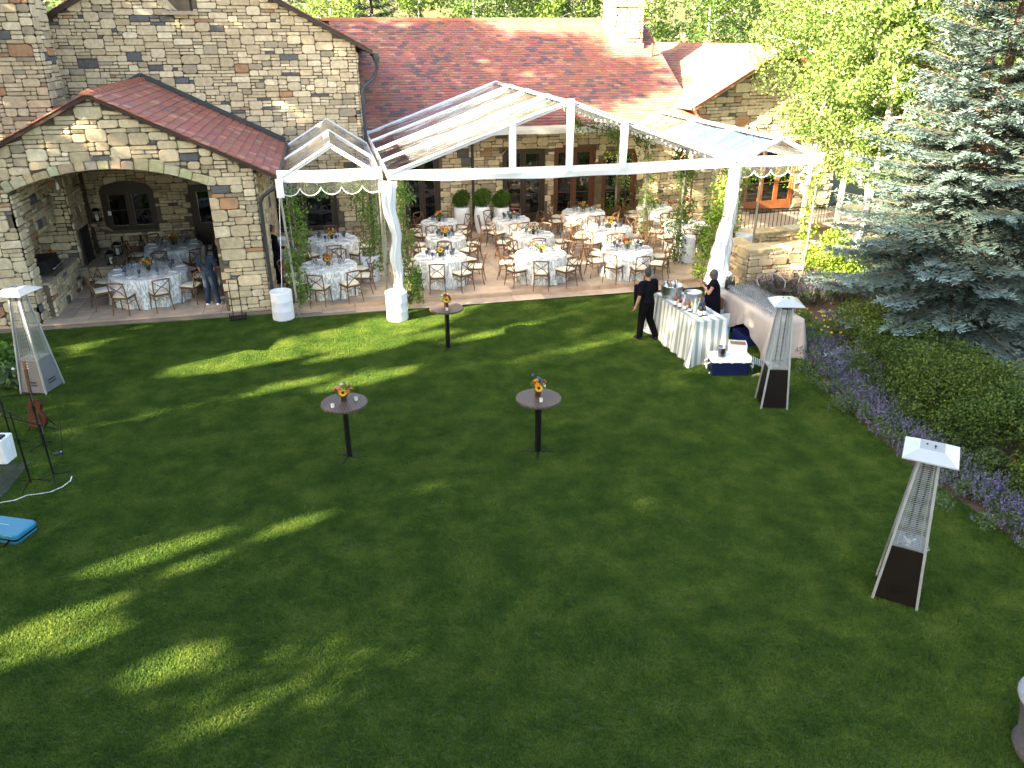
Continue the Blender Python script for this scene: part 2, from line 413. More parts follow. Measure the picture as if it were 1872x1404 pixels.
def tiles(name, O, A, U, W, L, keep, thing, parent, gauge=.2, tw=.25, limit=0, dark=.05, base=(.33, .13, .1), under=None):
    """overlapping flat clay tiles. O eave corner, A along the eave, U up the slope; keep(a, s) says whether a tile exists"""
    O, A, U = Vector(O), Vector(A).normalized(), Vector(U).normalized(); N = A.cross(U).normalized()
    if N.z < 0: N = -N
    rest = MB(); rec = []
    nr = int(L / gauge) + 1
    for r in range(nr):
        s = r * gauge; off = (r % 2) * tw * .5 + R.uniform(-.01, .01); k = -1
        while True:
            k += 1; a = k * tw - off
            if a > W: break
            if not keep(a + tw / 2, s + gauge / 2): continue
            a0, a1 = max(a, 0) + .004, min(a + tw, W) - .004
            if a1 - a0 < .04: continue
            j = R.uniform(-.006, .006); l0, l1 = R.uniform(.024, .036), .008; tk = .014
            s0, s1 = s - .03 + j, min(s + gauge + .02, L + .03)
            v = [O + A * a0 + U * s0 + N * (l0 + tk), O + A * a1 + U * s0 + N * (l0 + tk), O + A * a1 + U * s1 + N * (l1 + tk), O + A * a0 + U * s1 + N * (l1 + tk),
                 O + A * a0 + U * s0 + N * (l0 - .012), O + A * a1 + U * s0 + N * (l0 - .012), O + A * a1 + U * s1 + N * l1, O + A * a0 + U * s1 + N * l1]
            f = [(0, 1, 2, 3), (0, 4, 5, 1), (1, 5, 6, 2), (0, 3, 7, 4), (2, 6, 7, 3)]
            d = dark * (1.5 if (sin(a * 1.3 + s * .7) + sin(a * .45 - s * 1.9 + 1)) > .35 else .5)
            t = R.random(); c = (.15, .1, .1) if t < d else tuple(x * R.uniform(.8, 1.2) for x in base)
            if t > .93: c = (.4, .19, .13)
            q = screen(v[0]); sc = 0
            if q and 0 < q[0] < 1872 and -5 < q[1] < 1404: sc = 1 / (v[0] - CAMP).length ** 2
            rec.append((sc, v, f, c))
    rec.sort(key=lambda x: -x[0])
    for i, (sc, v, f, c) in enumerate(rec):
        if i < limit and sc > 0: wobj('roof_tile', MB().add(v, f, c), TILE, parent)
        else: rest.add(v, f, c)
    if rest.v: wobj('roof_tile', rest, TILE, parent)['kind'] = 'stuff'

def french_door(thing, O, A, N, w_, h_, name='french_door', leaves=2, rows=3, cols=1, m=None, kick=.28, arch=0, inset=.12, pane_m=None, kids=True):
    """door or window unit: frame, leaves, each pane its own sub-part"""
    O, A, N = Vector(O), Vector(A).normalized(), Vector(N).normalized(); B = Vector((0, 0, 1)); m = m or WOODD; f = MB(); rot = Matrix((A, N, B)).transposed()
    def bx(a0, a1, b0, b1, k0, k1): f.box(O + A * (a0 + a1) / 2 + B * (b0 + b1) / 2 + N * (k0 + k1) / 2, (a1 - a0, k1 - k0, b1 - b0), rot=rot)
    z = -inset
    bx(0, .09, 0, h_, z - .06, z + .06); bx(w_ - .09, w_, 0, h_, z - .06, z + .06); bx(.09, w_ - .09, h_ - .1, h_, z - .06, z + .06); bx(.09, w_ - .09, 0, .05, z - .06, z + .06)
    lw = (w_ - .18) / leaves; panes = []
    for i in range(leaves):
        a0 = .09 + i * lw + .004; a1 = a0 + lw - .008; b0, b1 = .054, h_ - .104
        bx(a0, a0 + .1, b0, b1, z - .04, z + .03); bx(a1 - .1, a1, b0, b1, z - .04, z + .03)
        bx(a0 + .1, a1 - .1, b1 - .1, b1, z - .04, z + .03); bx(a0 + .1, a1 - .1, b0, b0 + max(kick, .08), z - .04, z + .03)
        pa0, pa1, pb0, pb1 = a0 + .1, a1 - .1, b0 + max(kick, .08), b1 - .1
        for r in range(rows):
            for c in range(cols):
                q0, q1 = pa0 + (pa1 - pa0) * c / cols + .012, pa0 + (pa1 - pa0) * (c + 1) / cols - .012
                s0, s1 = pb0 + (pb1 - pb0) * r / rows + .012, pb0 + (pb1 - pb0) * (r + 1) / rows - .012
                panes.append((q0, q1, s0, s1))
        for r in range(1, rows): s = pb0 + (pb1 - pb0) * r / rows; bx(pa0, pa1, s - .012, s + .012, z - .025, z + .02)
        for c in range(1, cols): s = pa0 + (pa1 - pa0) * c / cols; bx(s - .01, s + .01, pb0, pb1, z - .022, z + .017)
    d = wobj(name, f, m, thing)
    for q0, q1, s0, s1 in panes:
        p = MB(); tl = R.uniform(-.004, .004)
        p.box(O + A * (q0 + q1) / 2 + B * (s0 + s1) / 2 + N * (z - .01), (q1 - q0 + .01, .008, s1 - s0 + .01), rot=rot @ Matrix.Rotation(tl, 3, 'X'))
        wobj('pane', p, pane_m or PANE, d)
    return d

# ------------------------------------------------------------------ ground, lawn, patio
def poly_obj(name, pts, z, m, kind='structure', h=0):
    mb = MB(); n = len(pts); mb.v = [(p[0], p[1], z) for p in pts]; mb.f = [tuple(range(n))]; mb.c = [None]
    if h:
        mb.v += [(p[0], p[1], z - h) for p in pts]
        for i in range(n): mb.f.append((i, i + n, (i + 1) % n + n, (i + 1) % n)); mb.c.append(None)
    return tag(obj(name, mb, m), kind=kind)
gm = MB(); NG = 40
def gh(x, y):
    d = max(0, y - 62); k = min(1, d / 60); return -.03 + 34 * k * k * (3 - 2 * k) * (.8 + .25 * sin(x * .03 + 1)) + .6 * sin(x * .13) * k
xs = [-400, -200, -120, -80] + list(range(-60, 121, 6)) + [160, 220, 300, 420]; ys = [-300, -100, -40, 0, 20, 40] + list(range(56, 140, 6)) + [180, 260, 400]
for y in ys:
    for x in xs: gm.v.append((x, y, gh(x, y) if y > 62 else -.03))
for j in range(len(ys) - 1):
    for i in range(len(xs) - 1): a = j * len(xs) + i; gm.f.append((a, a + 1, a + 1 + len(xs), a + len(xs))); gm.c.append(None)
tag(obj('ground', gm, GROUND, smooth=True), kind='structure')

LAWN_EDGE = [(10.6, 14.9), (10.1, 14.0), (9.75, 13.0), (9.5, 11.9), (9.3, 10.7), (9.18, 9.6), (9.16, 8.7), (9.2, 7.9), (9.2, 7.2), (9.1, 6.4), (8.9, 5.3), (8.4, 3.8), (7.6, 1.5), (7, -2)]
LAWNM = mat_grass('lawn_soil', [(.02, .045, .01), (.035, .07, .014), (.05, .09, .02)])
GRASSM = mat_grass('grass_blades', [(.038, .092, .013), (.072, .142, .018), (.15, .21, .036)], fine=False)
lawn_pts = [(-13, -6), (7, -6)] + [(x, y) for x, y in reversed(LAWN_EDGE)] + [(10.9, 16.2), (11.0, 18.2), (10.2, 19.66), (5.5, 19.72), (1.5, 19.74), (-.9, 20.12), (-1.7, 20.26), (-2.9, 20.2), (-8.6, 20.35), (-13, 20.3)]
lawn = poly_obj('lawn', lawn_pts, 0, LAWNM)
poly_obj('flower_bed', [(x, y) for x, y in LAWN_EDGE] + [(24, -2), (30, 12), (24, 24), (13.5, 18.8), (11.0, 18.5), (10.9, 16.2)][0:6], .012, SOIL)

def pave_col():
    b = R.choice([(.4, .3, .22), (.44, .33, .245), (.35, .27, .21), (.47, .37, .275), (.4, .31, .24)]); k = R.uniform(.88, 1.1); return tuple(x * k for x in b)
def paving(parent, x0, x1, y0, y1, z, inside=None, cw=.46, ch=.42, h=.03, stuff=True, limit=300):
    rec = []
    for (a, b, w_, h_) in rubble(x1 - x0, y1 - y0, cw, ch):
        w_ -= .008; h_ -= .008; cx, cy = x0 + a + w_ / 2, y0 + b + h_ / 2
        if inside and not inside(cx, cy): continue
        j = lambda: R.uniform(-.004, .004); zz = z + R.uniform(0, .004)
        p = [(x0 + a + j(), y0 + b + j()), (x0 + a + w_ + j(), y0 + b + j()), (x0 + a + w_ + j(), y0 + b + h_ + j()), (x0 + a + j(), y0 + b + h_ + j())]
        e = .006; v = [(q[0], q[1], z - h) for q in p] + [(q[0], q[1], zz - .004) for q in p] + [(q[0] + (cx - q[0]) * e / w_ * 2, q[1] + (cy - q[1]) * e / h_ * 2, zz) for q in p]
        f = [(i, (i + 1) % 4, 4 + (i + 1) % 4, 4 + i) for i in range(4)] + [(4 + i, 4 + (i + 1) % 4, 8 + (i + 1) % 4, 8 + i) for i in range(4)] + [(8, 9, 10, 11)]
        rec.append((w_ * h_ / (cx * cx + cy * cy), v, f, pave_col()))
    rec.sort(key=lambda r: -r[0]); rest = MB()
    for i, (s, v, f, c) in enumerate(rec):
        if i < limit: wobj('flagstone', MB().add(v, f, c), PAVE, parent)
        else: rest.add(v, f, c)
    if rest.v: wobj('flagstone', rest, PAVE, parent)['kind'] = 'stuff'
PZ = .15
pat = MB(); pat.box((3.0, 24.6, PZ / 2 - .02), (24.4, 8.75, PZ - .04)); pat.box((-5.1, 23.5, .055), (7.4, 6.4, .13))
patio = tag(obj('patio', pat, mat('joint_mortar', (.2, .16, .13), rough=.95)), kind='structure')
paving(patio, -8.5, 15.2, 20.22, 28.4, PZ, inside=lambda x, y: not (x > 11.0 and y < 20.6 and x > 11), limit=280)
stp = MB(); stp.box((4.75, 19.98, .0), (12.3, .52, .06)); step = tag(obj('patio_step', stp, MATS['joint_mortar']), kind='structure')
for i in range(14):
    x0 = -1.35 + i * .86; w_ = .85; y0 = 19.72 + max(0, (.6 - x0)) * .16; v = MB()
    v.add([(x0, y0, -.02), (x0 + w_, y0, -.02), (x0 + w_, 20.19, -.02), (x0, 20.19, -.02), (x0, y0, .035), (x0 + w_, y0, .035), (x0 + w_, 20.19, .04), (x0, 20.19, .04)], [(0, 1, 5, 4), (4, 5, 6, 7), (1, 2, 6, 5), (0, 4, 7, 3)], pave_col()); wobj('flagstone', v, PAVE, step)
    v = MB(); c = tuple(k * .95 for k in (.5, .33, .22)); v.box((x0 + w_ / 2, 20.205, .085), (w_ - .008, .035, .09), col=c); wobj('riser_stone', v, PAVE, step)

# ------------------------------------------------------------------ stone pavilion with the arch
pav = tag(empty('stone_pavilion', (-5.1, 20.3, 0)), 'open stone pavilion with a wide low arch and red tiled gable roof at the left', 'pavilion')
mp = Masonry(pav, 290)
AX, RX = -8.45, -1.77; cxp, rp, crown, hwid = -5.07, 5.45, 3.82, 2.18
ptop = lambda a: 5.42 - .5 * abs(AX + a + 5.11)
arch = lambda a: crown - rp + sqrt(max(0, rp * rp - (AX + a - cxp) ** 2))
a0, a1 = cxp - hwid - AX, cxp + hwid - AX
def arch_ring(a):   # zone kept free for the arch stones
    return arch(a) + .34
pw = wall(mp, 'gable_wall', (AX, 20.3, 0), (1, 0, 0), (0, -1, 0), RX - AX, ptop, holes=[(a0, a1, -1, arch, 1)], t=.55, ring=.21, step=.3, cw=.15, ch=.098, depth=(.03, .07))
ang0 = math.asin((hwid + .02) / rp); k = -ang0 - .0
while k < ang0:
    dk = R.uniform(.16, .42) / rp; k2 = min(k + dk, ang0)
    if ang0 - k2 < .03: k2 = ang0
    r1, r2 = rp + .004, rp + R.uniform(.17, .33); g = .007 / rp; zc = crown - rp
    pt = lambda r, t: (cxp - AX + r * sin(t), zc + r * cos(t))
    poly = [pt(r1, k + g), pt(r1, (k + k2) / 2), pt(r1, k2 - g), pt(r2 - .02, k2 - g), pt(r2, k2 - g - .05 / rp), pt(r2, k + g + .05 / rp), pt(r2 - .03, k + g)]
    mp.add(poly[::1], Vector((AX, 20.3, 0)), Vector((1, 0, 0)), Vector((0, -1, 0)), R.uniform(.03, .075), pw, col=tuple(c * R.uniform(.85, 1.08) for c in R.choice([(.43, .345, .225), (.5, .41, .275)])), force=1); k = k2
# reveals of the right pier, right outer side, interior walls
wall(mp, 'pier_side', (RX, 20.3, 0), (0, 1, 0), (1, 0, 0), .55, lambda a: 3.6, t=.05)
wall(mp, 'pier_side', (cxp - hwid, 20.3, 0), (0, 1, 0), (1, 0, 0), .55, lambda a: 3.3, t=.05)
wall(mp, 'side_wall', (RX, 20.85, 0), (0, 1, 0), (1, 0, 0), 5.6, lambda a: 3.6, t=.5)
wall(mp, 'side_wall', (-8.05, 20.85, 0), (0, 1, 0), (1, 0, 0), 5.6, lambda a: 3.6, t=.4)
rb = MB()   # roof slabs
for s in (-1, 1):
    e = -5.11 + s * 3.86; z0, z1 = 5.49 - .5 * 3.86, 5.49
    v = [(e, 20.12, z0), (-5.11, 20.12, z1), (-5.11, 26.48, z1), (e, 26.48, z0)]; rb.add(v + [(x, y, z - .09) for x, y, z in v], [(0, 1, 2, 3), (7, 6, 5, 4), (0, 4, 5, 1), (1, 5, 6, 2), (2, 6, 7, 3), (3, 7, 4, 0)])
proof = wobj('roof', rb, WOODD, pav)
sl = Vector((-1, 0, .5)).normalized(); Lp = 3.86 * sqrt(1.25)
tiles('roof_tile', (-5.11 + 3.86, 20.1, 5.49 - .5 * 3.86), (0, 1, 0), sl, 6.38, Lp, lambda a, s: True, pav, proof, limit=280, gauge=.205, tw=.27, dark=.02, base=(.29, .105, .08))
sl2 = Vector((1, 0, .5)).normalized()
tiles('roof_tile', (-5.11 - 3.86, 20.1, 5.49 - .5 * 3.86), (0, 1, 0), sl2, 6.38, Lp, lambda a, s: True, pav, proof, limit=0, gauge=.205, tw=.27, dark=.02, base=(.29, .105, .08))
for i in range(20):
    y0 = 20.08 + i * .32; m_ = MB(); m_.add([(-5.11 + x, y0, 5.49 + z) for x, z in ((-.15, -.02), (-.1, .05), (0, .085), (.1, .05), (.15, -.02))] + [(-5.11 + x, y0 + .335, 5.47 + z) for x, z in ((-.14, -.02), (-.09, .05), (0, .08), (.09, .05), (.14, -.02))], [(0, 1, 6, 5), (1, 2, 7, 6), (2, 3, 8, 7), (3, 4, 9, 8), (0, 4, 3, 2, 1)], (.3 * R.uniform(.8, 1.1), .1, .065)); wobj('ridge_tile', m_, TILE, proof)
fl = MB(); fl.bar((-5.11, 26.42, 5.62), (-5.11 + 3.9, 26.42, 5.62 - 1.95), .1, .12); fl.bar((-5.11, 26.42, 5.62), (-5.11 - 3.2, 26.42, 5.62 - 1.6), .1, .12); wobj('flashing', fl, GUTTER, pav)
gt = MB(); gt.bar((-1.2, 20.1, 3.52), (-1.2, 26.4, 3.52), .12, .1); gt.tube([(-1.2, 20.2, 3.48), (-1.25, 20.22, 3.3), (-1.62, 20.24, 3.05), (-1.7, 20.24, 2.9), (-1.7, 20.24, .1)], .045, 8); wobj('gutter', gt, GUTTER, pav)
# counter, niche and hearth along the left inner wall
mk = mp
def boxwall(mas, x0, x1, y0, y1, z0, z1, faces='FR', **kw):
    if 'R' in faces: wall(mas, 'side', (x1, y0, z0), (0, 1, 0), (1, 0, 0), y1 - y0, lambda a: z1 - z0, t=min(.2, x1 - x0), **kw)
    if 'F' in faces: wall(mas, 'front', (x0, y0, z0), (1, 0, 0), (0, -1, 0), x1 - x0, lambda a: z1 - z0, t=min(.2, y1 - y0), **kw)
boxwall(mk, -8.05, -7.1, 20.86, 23.3, .13, .98, 'R')
wobj('counter_top', MB().box((-7.56, 22.08, 1.01), (1.02, 2.5, .06)), mat('counter_stone', (.34, .28, .2), rough=.7, bump=.2), pav)
boxwall(mk, -8.05, -6.15, 23.7, 25.3, .13, .58, 'FR')
wobj('hearth_slab', MB().box((-7.08, 24.5, .61), (1.95, 1.66, .06)), MATS['counter_stone'], pav)
boxwall(mk, -8.05, -7.1, 23.75, 25.2, .64, 3.3, 'FR')
boxwall(mk, -8.05, -7.45, 20.9, 23.6, 2.0, 3.4, 'R')
fs_ = MB(); fs_.box((-7.0, 24.3, 1.15), (.03, .8, .95)); fs_.box((-6.99, 24.3, 1.64), (.04, .86, .04)); fs_.box((-6.99, 23.9, 1.15), (.045, .04, 1.0)); fs_.box((-6.99, 24.7, 1.15), (.045, .04, 1.0)); tag(wobj('fireplace_screen', fs_, IRON, None), 'dark metal screen standing before the stone fireplace in the arch', 'screen')
mp.finish()

# ------------------------------------------------------------------ main house
hs = tag(empty('stone_house', (0, 28.4, 0)), 'long stone house with red clay tile roofs, brown french doors and two stone gables', 'house')
mh = Masonry(hs, 290)
GX0, GX1, GR = -10.4, 1.2, -3.7
gtop = lambda a: 8.98 - .525 * abs(GX0 + a - GR)
holes = [(-4.05 - GX0, -3.38 - GX0, 7.32, lambda a: 8.1), (-2.0 - GX0, .2 - GX0, .72, lambda a: 2.5), (-6.95 - GX0, -5.4 - GX0, 1.05, lambda a: 2.25 + .33 * sqrt(max(0, 1 - ((a + GX0 + 6.175) / .79) ** 2)), 1), (-4.35 - GX0, -3.45 - GX0, .1, lambda a: 2.35)]
wall(mh, 'gable_wall', (GX0, 26.5, 0), (1, 0, 0), (0, -1, 0), GX1 - GX0, gtop, holes=holes, t=.4, step=.45, breaks=[GR - GX0], ch=.088, cw=.135)
wall(mh, 'side_wall', (GX1, 26.5, 0), (0, 1, 0), (1, 0, 0), 2.1, lambda a: 6.2, t=.4)
french_door(hs, (-2.0, 26.5, .72), (1, 0, 0), (0, -1, 0), 2.2, 1.78, 'window', 2, 3, kick=.08)
french_door(hs, (-4.05, 26.5, 7.32), (1, 0, 0), (0, -1, 0), .67, .78, 'window', 1, 2, 2, kick=.06)
sills = MB().box((-3.71, 26.42, 7.27), (.95, .26, .1)); wobj('sill', sills, MATS['counter_stone'], hs)
wobj('sill', MB().box((-.9, 26.44, .67), (2.4, .24, .1)), MATS['counter_stone'], hs)
aw = french_door(hs, (-6.95, 26.5, 1.05), (1, 0, 0), (0, -1, 0), 1.55, 1.3, 'window', 2, 2, kick=.08)
af = MB(); af.box((-6.175, 26.6, 2.45), (1.5, .1, .24)); wobj('window_head', af, WOODD, hs)
french_door(hs, (-4.35, 26.5, .1), (1, 0, 0), (0, -1, 0), .9, 2.25, 'door', 1, 1, kick=1.0)
# gable roof
gr = MB()
for s, e in ((-1, -7.6), (1, 5.4)):
    x = GR + s * (5.4 if s > 0 else 7.2); z0 = 9.08 - .525 * abs(x - GR)
    v = [(x, 26.25, z0), (GR, 26.25, 9.08), (GR, 40, 9.08), (x, 40, z0)]; gr.add(v + [(a, b, c - .12) for a, b, c in v], [(0, 1, 2, 3), (7, 6, 5, 4), (0, 4, 5, 1), (1, 5, 6, 2), (2, 6, 7, 3), (3, 7, 4, 0)])
groof = wobj('roof', gr, WOODD, hs)
for s, x in ((1, 5.42), (-1, 7.22)):
    U_ = Vector((-s, 0, .525)).normalized(); L_ = x * sqrt(1 + .525 ** 2)
    tiles('roof_tile', (GR + s * x, 26.22, 9.08 - .525 * x), (0, 1, 0), U_, 1.6 if s > 0 else 3.2, L_, lambda a, q: True, hs, groof, dark=.06)
gg = MB(); gg.bar((1.8, 26.3, 6.1), (1.8, 28.2, 6.1), .14, .12); gg.tube([(1.8, 26.4, 6.05), (1.82, 26.42, 5.75), (1.7, 26.45, 5.45), (1.36, 26.42, 5.2), (1.3, 26.42, 5.0), (1.3, 26.42, .15)], .055, 8)
gg.lathe([(.05, -.12), (.12, .08), (.12, .12)], (1.8, 26.38, 5.95), 8); wobj('downpipe', gg, GUTTER, hs)
# main facade with four doors
FV = 28.4; F0 = 1.2; F1 = 13.45
dr = [(2.62, 3.92, .15, 2.75), (6.24, 7.86, .15, 2.88), (8.2, 9.82, .15, 2.88), (10.1, 11.5, .15, 2.75)]
wall(mh, 'facade_wall', (F0, FV, 0), (1, 0, 0), (0, -1, 0), F1 - F0, lambda a: 3.7, holes=[(a - F0, b - F0, c, (lambda d: (lambda q: d))(d)) for a, b, c, d in dr], t=.4, step=1.)
for i, (a, b, c, d) in enumerate(dr): french_door(hs, (a, FV, c), (1, 0, 0), (0, -1, 0), b - a, d - c, 'french_door', 2, 3 if i else 2, kick=.3, m=WOODR if i > 1 else WOODD)
wobj('downpipe', MB().tube([(5.12, 28.3, 3.6), (5.12, 28.3, .2)], .05, 8), GUTTER, hs)
wobj('lintel', MB().box((4.6, 28.33, 3.55), (7.0, .16, .1)), WOODD, hs)
# main roof
MZ, MV, MS = 3.68, 27.85, .54
mr_ = MB(); v = [(-.6, MV, MZ), (13.7, MV, MZ), (13.7, 34.4, MZ + MS * 6.55), (-.6, 34.4, MZ + MS * 6.55)]; mr_.add(v + [(a, b, c - .14) for a, b, c in v], [(0, 1, 2, 3), (7, 6, 5, 4), (0, 4, 5, 1), (1, 5, 6, 2), (2, 6, 7, 3), (3, 7, 4, 0)])
v = [(-.6, 34.4, MZ + MS * 6.55), (13.7, 34.4, MZ + MS * 6.55), (13.7, 40.9, MZ), (-.6, 40.9, MZ)]; mr_.add(v, [(0, 1, 2, 3)])
mroof = wobj('roof', mr_, WOODD, hs)
tiles('roof_tile', (.6, MV, MZ), (1, 0, 0), (0, 1, MS), 13.1, 6.55 * sqrt(1 + MS * MS), lambda a, s: True, hs, mroof, gauge=.165, tw=.245, dark=.17)
for i in range(36):
    x0 = .3 + i * .38; zz = MZ + MS * 6.55; m_ = MB(); m_.add([(x0, 34.4 + y, zz + z) for y, z in ((-.17, -.03), (-.1, .07), (0, .1), (.1, .07), (.17, -.03))] + [(x0 + .4, 34.4 + y, zz - .015 + z) for y, z in ((-.16, -.03), (-.09, .06), (0, .09), (.09, .06), (.16, -.03))], [(0, 5, 6, 1), (1, 6, 7, 2), (2, 7, 8, 3), (3, 8, 9, 4), (0, 1, 2, 3, 4)], (.42 * R.uniform(.8, 1.1), .15, .08)); wobj('ridge_tile', m_, TILE, mroof)
wobj('gutter', MB().bar((1.3, MV - .1, MZ - .05), (13.2, MV - .1, MZ - .05), .13, .11), GUTTER, hs)
# chimney on the main roof
boxw = dict(cw=.13, ch=.1)
wobj('chimney_core', MB().box((12.42, 33.2, 7.35), (1.1, 1.5, 2.6)), MORTAR, hs)
for (O_, A_, N_, W_) in (((11.85, 32.42, 5.9), (1, 0, 0), (0, -1, 0), 1.15), ((11.85, 34.0, 5.9), (0, -1, 0), (-1, 0, 0), 1.58)):
    wall(mh, 'chimney', O_, A_, N_, W_, lambda a: 2.9, t=.04)
wobj('chimney_band', MB().box((12.425, 33.2, 7.72), (1.34, 1.72, .09)), mat('brick_band', (.42, .2, .13), rough=.8), hs)
wobj('flashing', MB().box((12.43, 32.36, 6.22), (1.22, .06, .26)), mat('lead', (.2, .19, .2), rough=.6, metal=.3), hs)
wobj('vent_pipe', MB().tube([(13.2, 31.8, 5.75), (13.2, 31.8, 6.35)], .045, 8), mat('rust_pipe', (.16, .06, .04)), hs)
# east wing, turned a little
ph = radians(9); wn = Vector((cos(ph), sin(ph), 0)); we = Vector((-sin(ph), cos(ph), 0)); WE = Vector((13.3, 27.75, 0)); wslope = .505; WZ = 4.27; hw = (6.25 - WZ) / wslope
wv = lambda a, b, z: WE + wn * a + we * b + Vector((0, 0, z))
wc = wv(.42, .3, 0)
dW0 = 2.55
wall(mh, 'wing_gable_wall', wc, wn, -we, 2 * hw - .84, lambda a: 6.1 - wslope * abs(a + .42 - hw), holes=[(dW0, dW0 + 2.5, .1, lambda a: 2.8)], t=.4, step=.4, ch=.12, cw=.17, depth=(.03, .09))
wall(mh, 'wing_side_wall', wv(.42, 3.2, 0), -we, -wn, 2.9, lambda a: 4.3, t=.4)
french_door(hs, wc + wn * dW0 + Vector((0, 0, .1)), wn, -we, 2.5, 2.7, 'french_door', 3, 3, cols=1, kick=.3, m=mat('bright_stained_wood', (.36, .11, .035), rough=.45, var=.3, vs=14))
wr = MB()
for s in (0, 1):
    e = -.06 if s == 0 else 2 * hw + .06
    v = [wv(e, -.15, WZ - .02), wv(hw, -.15, 6.25), wv(hw, 13, 6.25), wv(e, 13, WZ - .02)]; wr.add(v + [p - Vector((0, 0, .12)) for p in v], [(0, 1, 2, 3), (7, 6, 5, 4), (0, 4, 5, 1), (1, 5, 6, 2), (2, 6, 7, 3), (3, 7, 4, 0)])
wroof = wobj('roof', wr, mat('soffit', (.25, .12, .07), rough=.7), hs)
wU = (wn * 1 + Vector((0, 0, wslope))).normalized()
tiles('roof_tile', wv(-.06, -.18, WZ - .02), we, wU, 13.1, (hw + .06) * sqrt(1 + wslope ** 2), lambda a, s: True, hs, wroof, gauge=.19, tw=.26, dark=.0, base=(.38, .17, .115))
wobj('gutter', MB().bar(wv(-.1, -.1, WZ - .07), wv(-.1, 2.6, WZ - .07), .12, .1), METALG, hs)
for i in range(34):
    m_ = MB(); y0 = -.2 + i * .36; pr = ((-.16, -.03), (-.1, .06), (0, .09), (.1, .06), (.16, -.03))
    m_.add([wv(hw + x, y0, 6.25 + z) for x, z in pr] + [wv(hw + x, y0 + .38, 6.24 + z) for x, z in pr], [(0, 1, 6, 5), (1, 2, 7, 6), (2, 3, 8, 7), (3, 4, 9, 8), (4, 3, 2, 1, 0)], (.42 * R.uniform(.85, 1.1), .17, .1)); wobj('ridge_tile', m_, TILE, wroof)
wobj('downpipe', MB().tube([wv(.25, .05, 4.1), wv(.25, .05, .15)], .05, 8), mat('rust_pipe'), hs)
mh.finish()
# rear roof seen at the far left and the left stone tower
tw_ = tag(empty('stone_chimney', (-8.0, 24.6, 0)), 'tall square stone chimney stack at the far left edge, left of the big gable', 'chimney')
mt = Masonry(tw_, 140)
wobj('core', MB().box((-8.2, 25.1, 4.2), (2.2, 1.3, 8.4)), MORTAR, tw_)
wall(mt, 'chimney_face', (-9.3, 24.44, 3.0), (1, 0, 0), (0, -1, 0), 2.2, lambda a: 4.75, t=.03, cw=.15)
wall(mt, 'chimney_face', (-7.1, 24.44, 3.0), (0, 1, 0), (1, 0, 0), 1.3, lambda a: 4.75, t=.03)
wobj('cap', MB().box((-8.2, 25.1, 7.8), (2.5, 1.6, .1)), mat('brick_band'), tw_)
mt.finish()
# low garden wall, terrace and railing at the right
lw = tag(empty('garden_wall', (12.4, 19.6, 0)), 'low curved stone garden wall with rough capstones beside the right canopy', 'wall')
ml = Masonry(lw, 200)
LW = dict(t=.45, depth=(.03, .08), cw=.15, ch=.1)
wall(ml, 'front_wall', (11.25, 19.15, 0), (1, .05, 0), (.05, -1, 0), 2.6, lambda a: 1.12, **LW)
wall(ml, 'end_wall', (11.25, 20.5, 0), (0, -1, 0), (-1, 0, 0), 1.35, lambda a: 1.12, **{**LW, 't': .1})
wall(ml, 'upper_wall', (12.7, 22.4, 0), (1, 0.08, 0), (.08, -1, 0), 4.5, lambda a: .72, **LW)
wall(ml, 'upper_end', (12.7, 24.4, 0), (0, -1, 0), (-1, 0, 0), 2.0, lambda a: .72, **{**LW, 't': .1})
for (x0, y0, x1, y1, z, w_) in ((11.2, 19.4, 13.95, 19.55, 1.16, .62), (11.5, 19.8, 11.5, 20.6, 1.16, .6), (12.65, 22.65, 17.2, 23.0, .78, .6), (12.9, 23.0, 12.9, 24.5, .78, .6)):
    L_ = sqrt((x1 - x0) ** 2 + (y1 - y0) ** 2); a = 0; dx, dy = (x1 - x0) / L_, (y1 - y0) / L_
    while a < L_ - .05:
        l_ = min(R.uniform(.4, .8), L_ - a); px, py = -dy, dx; hh = R.uniform(.03, .07)
        poly = [(x0 + dx * (a + .01 + u * (l_ - .02)) + px * (q * w_ / 2 + R.uniform(-.04, .04)), y0 + dy * (a + .01 + u * (l_ - .02)) + py * (q * w_ / 2 + R.uniform(-.04, .04))) for u, q in ((0, -1), (.5, -1.03), (1, -1), (1, 0), (1, 1), (.5, 1.04), (0, 1), (0, 0))]
        c = stone_col(.02); m_ = MB(); n = 8; m_.add([(p[0], p[1], z - .06) for p in poly] + [(p[0], p[1], z + hh * .6) for p in poly] + [(x0 + dx * (a + l_ / 2) + (p[0] - x0 - dx * (a + l_ / 2)) * .85, y0 + dy * (a + l_ / 2) + (p[1] - y0 - dy * (a + l_ / 2)) * .85, z + hh) for p in poly], [(i, (i + 1) % n, n + (i + 1) % n, n + i) for i in range(n)] + [(n + i, n + (i + 1) % n, 2 * n + (i + 1) % n, 2 * n + i) for i in range(n)] + [tuple(range(2 * n, 3 * n))], c)
        wobj('capstone', m_, STONE, lw); a += l_
ml.finish()
poly_obj('terrace', [(13.1, 22.9), (20, 23.3), (20, 27.9), (13.1, 27.7)], .17, mat('terrace_stone', (.45, .35, .26), rough=.85, var=.2, bump=.3), h=.15)
rl = tag(empty('balcony_railing', (15.6, 25.0, .17)), 'dark iron railing with slim balusters in front of the right-hand french doors', 'railing')
pts = [(13.6, 25.6), (14.1, 25.1), (14.9, 24.85), (15.8, 24.75), (16.8, 24.8), (17.7, 25.1), (18.4, 25.6)]
for z in (.26, 1.02): wobj('rail', MB().tube([(x, y, z) for x, y in pts], .022 if z > 1 else .015, 6), IRON, rl)
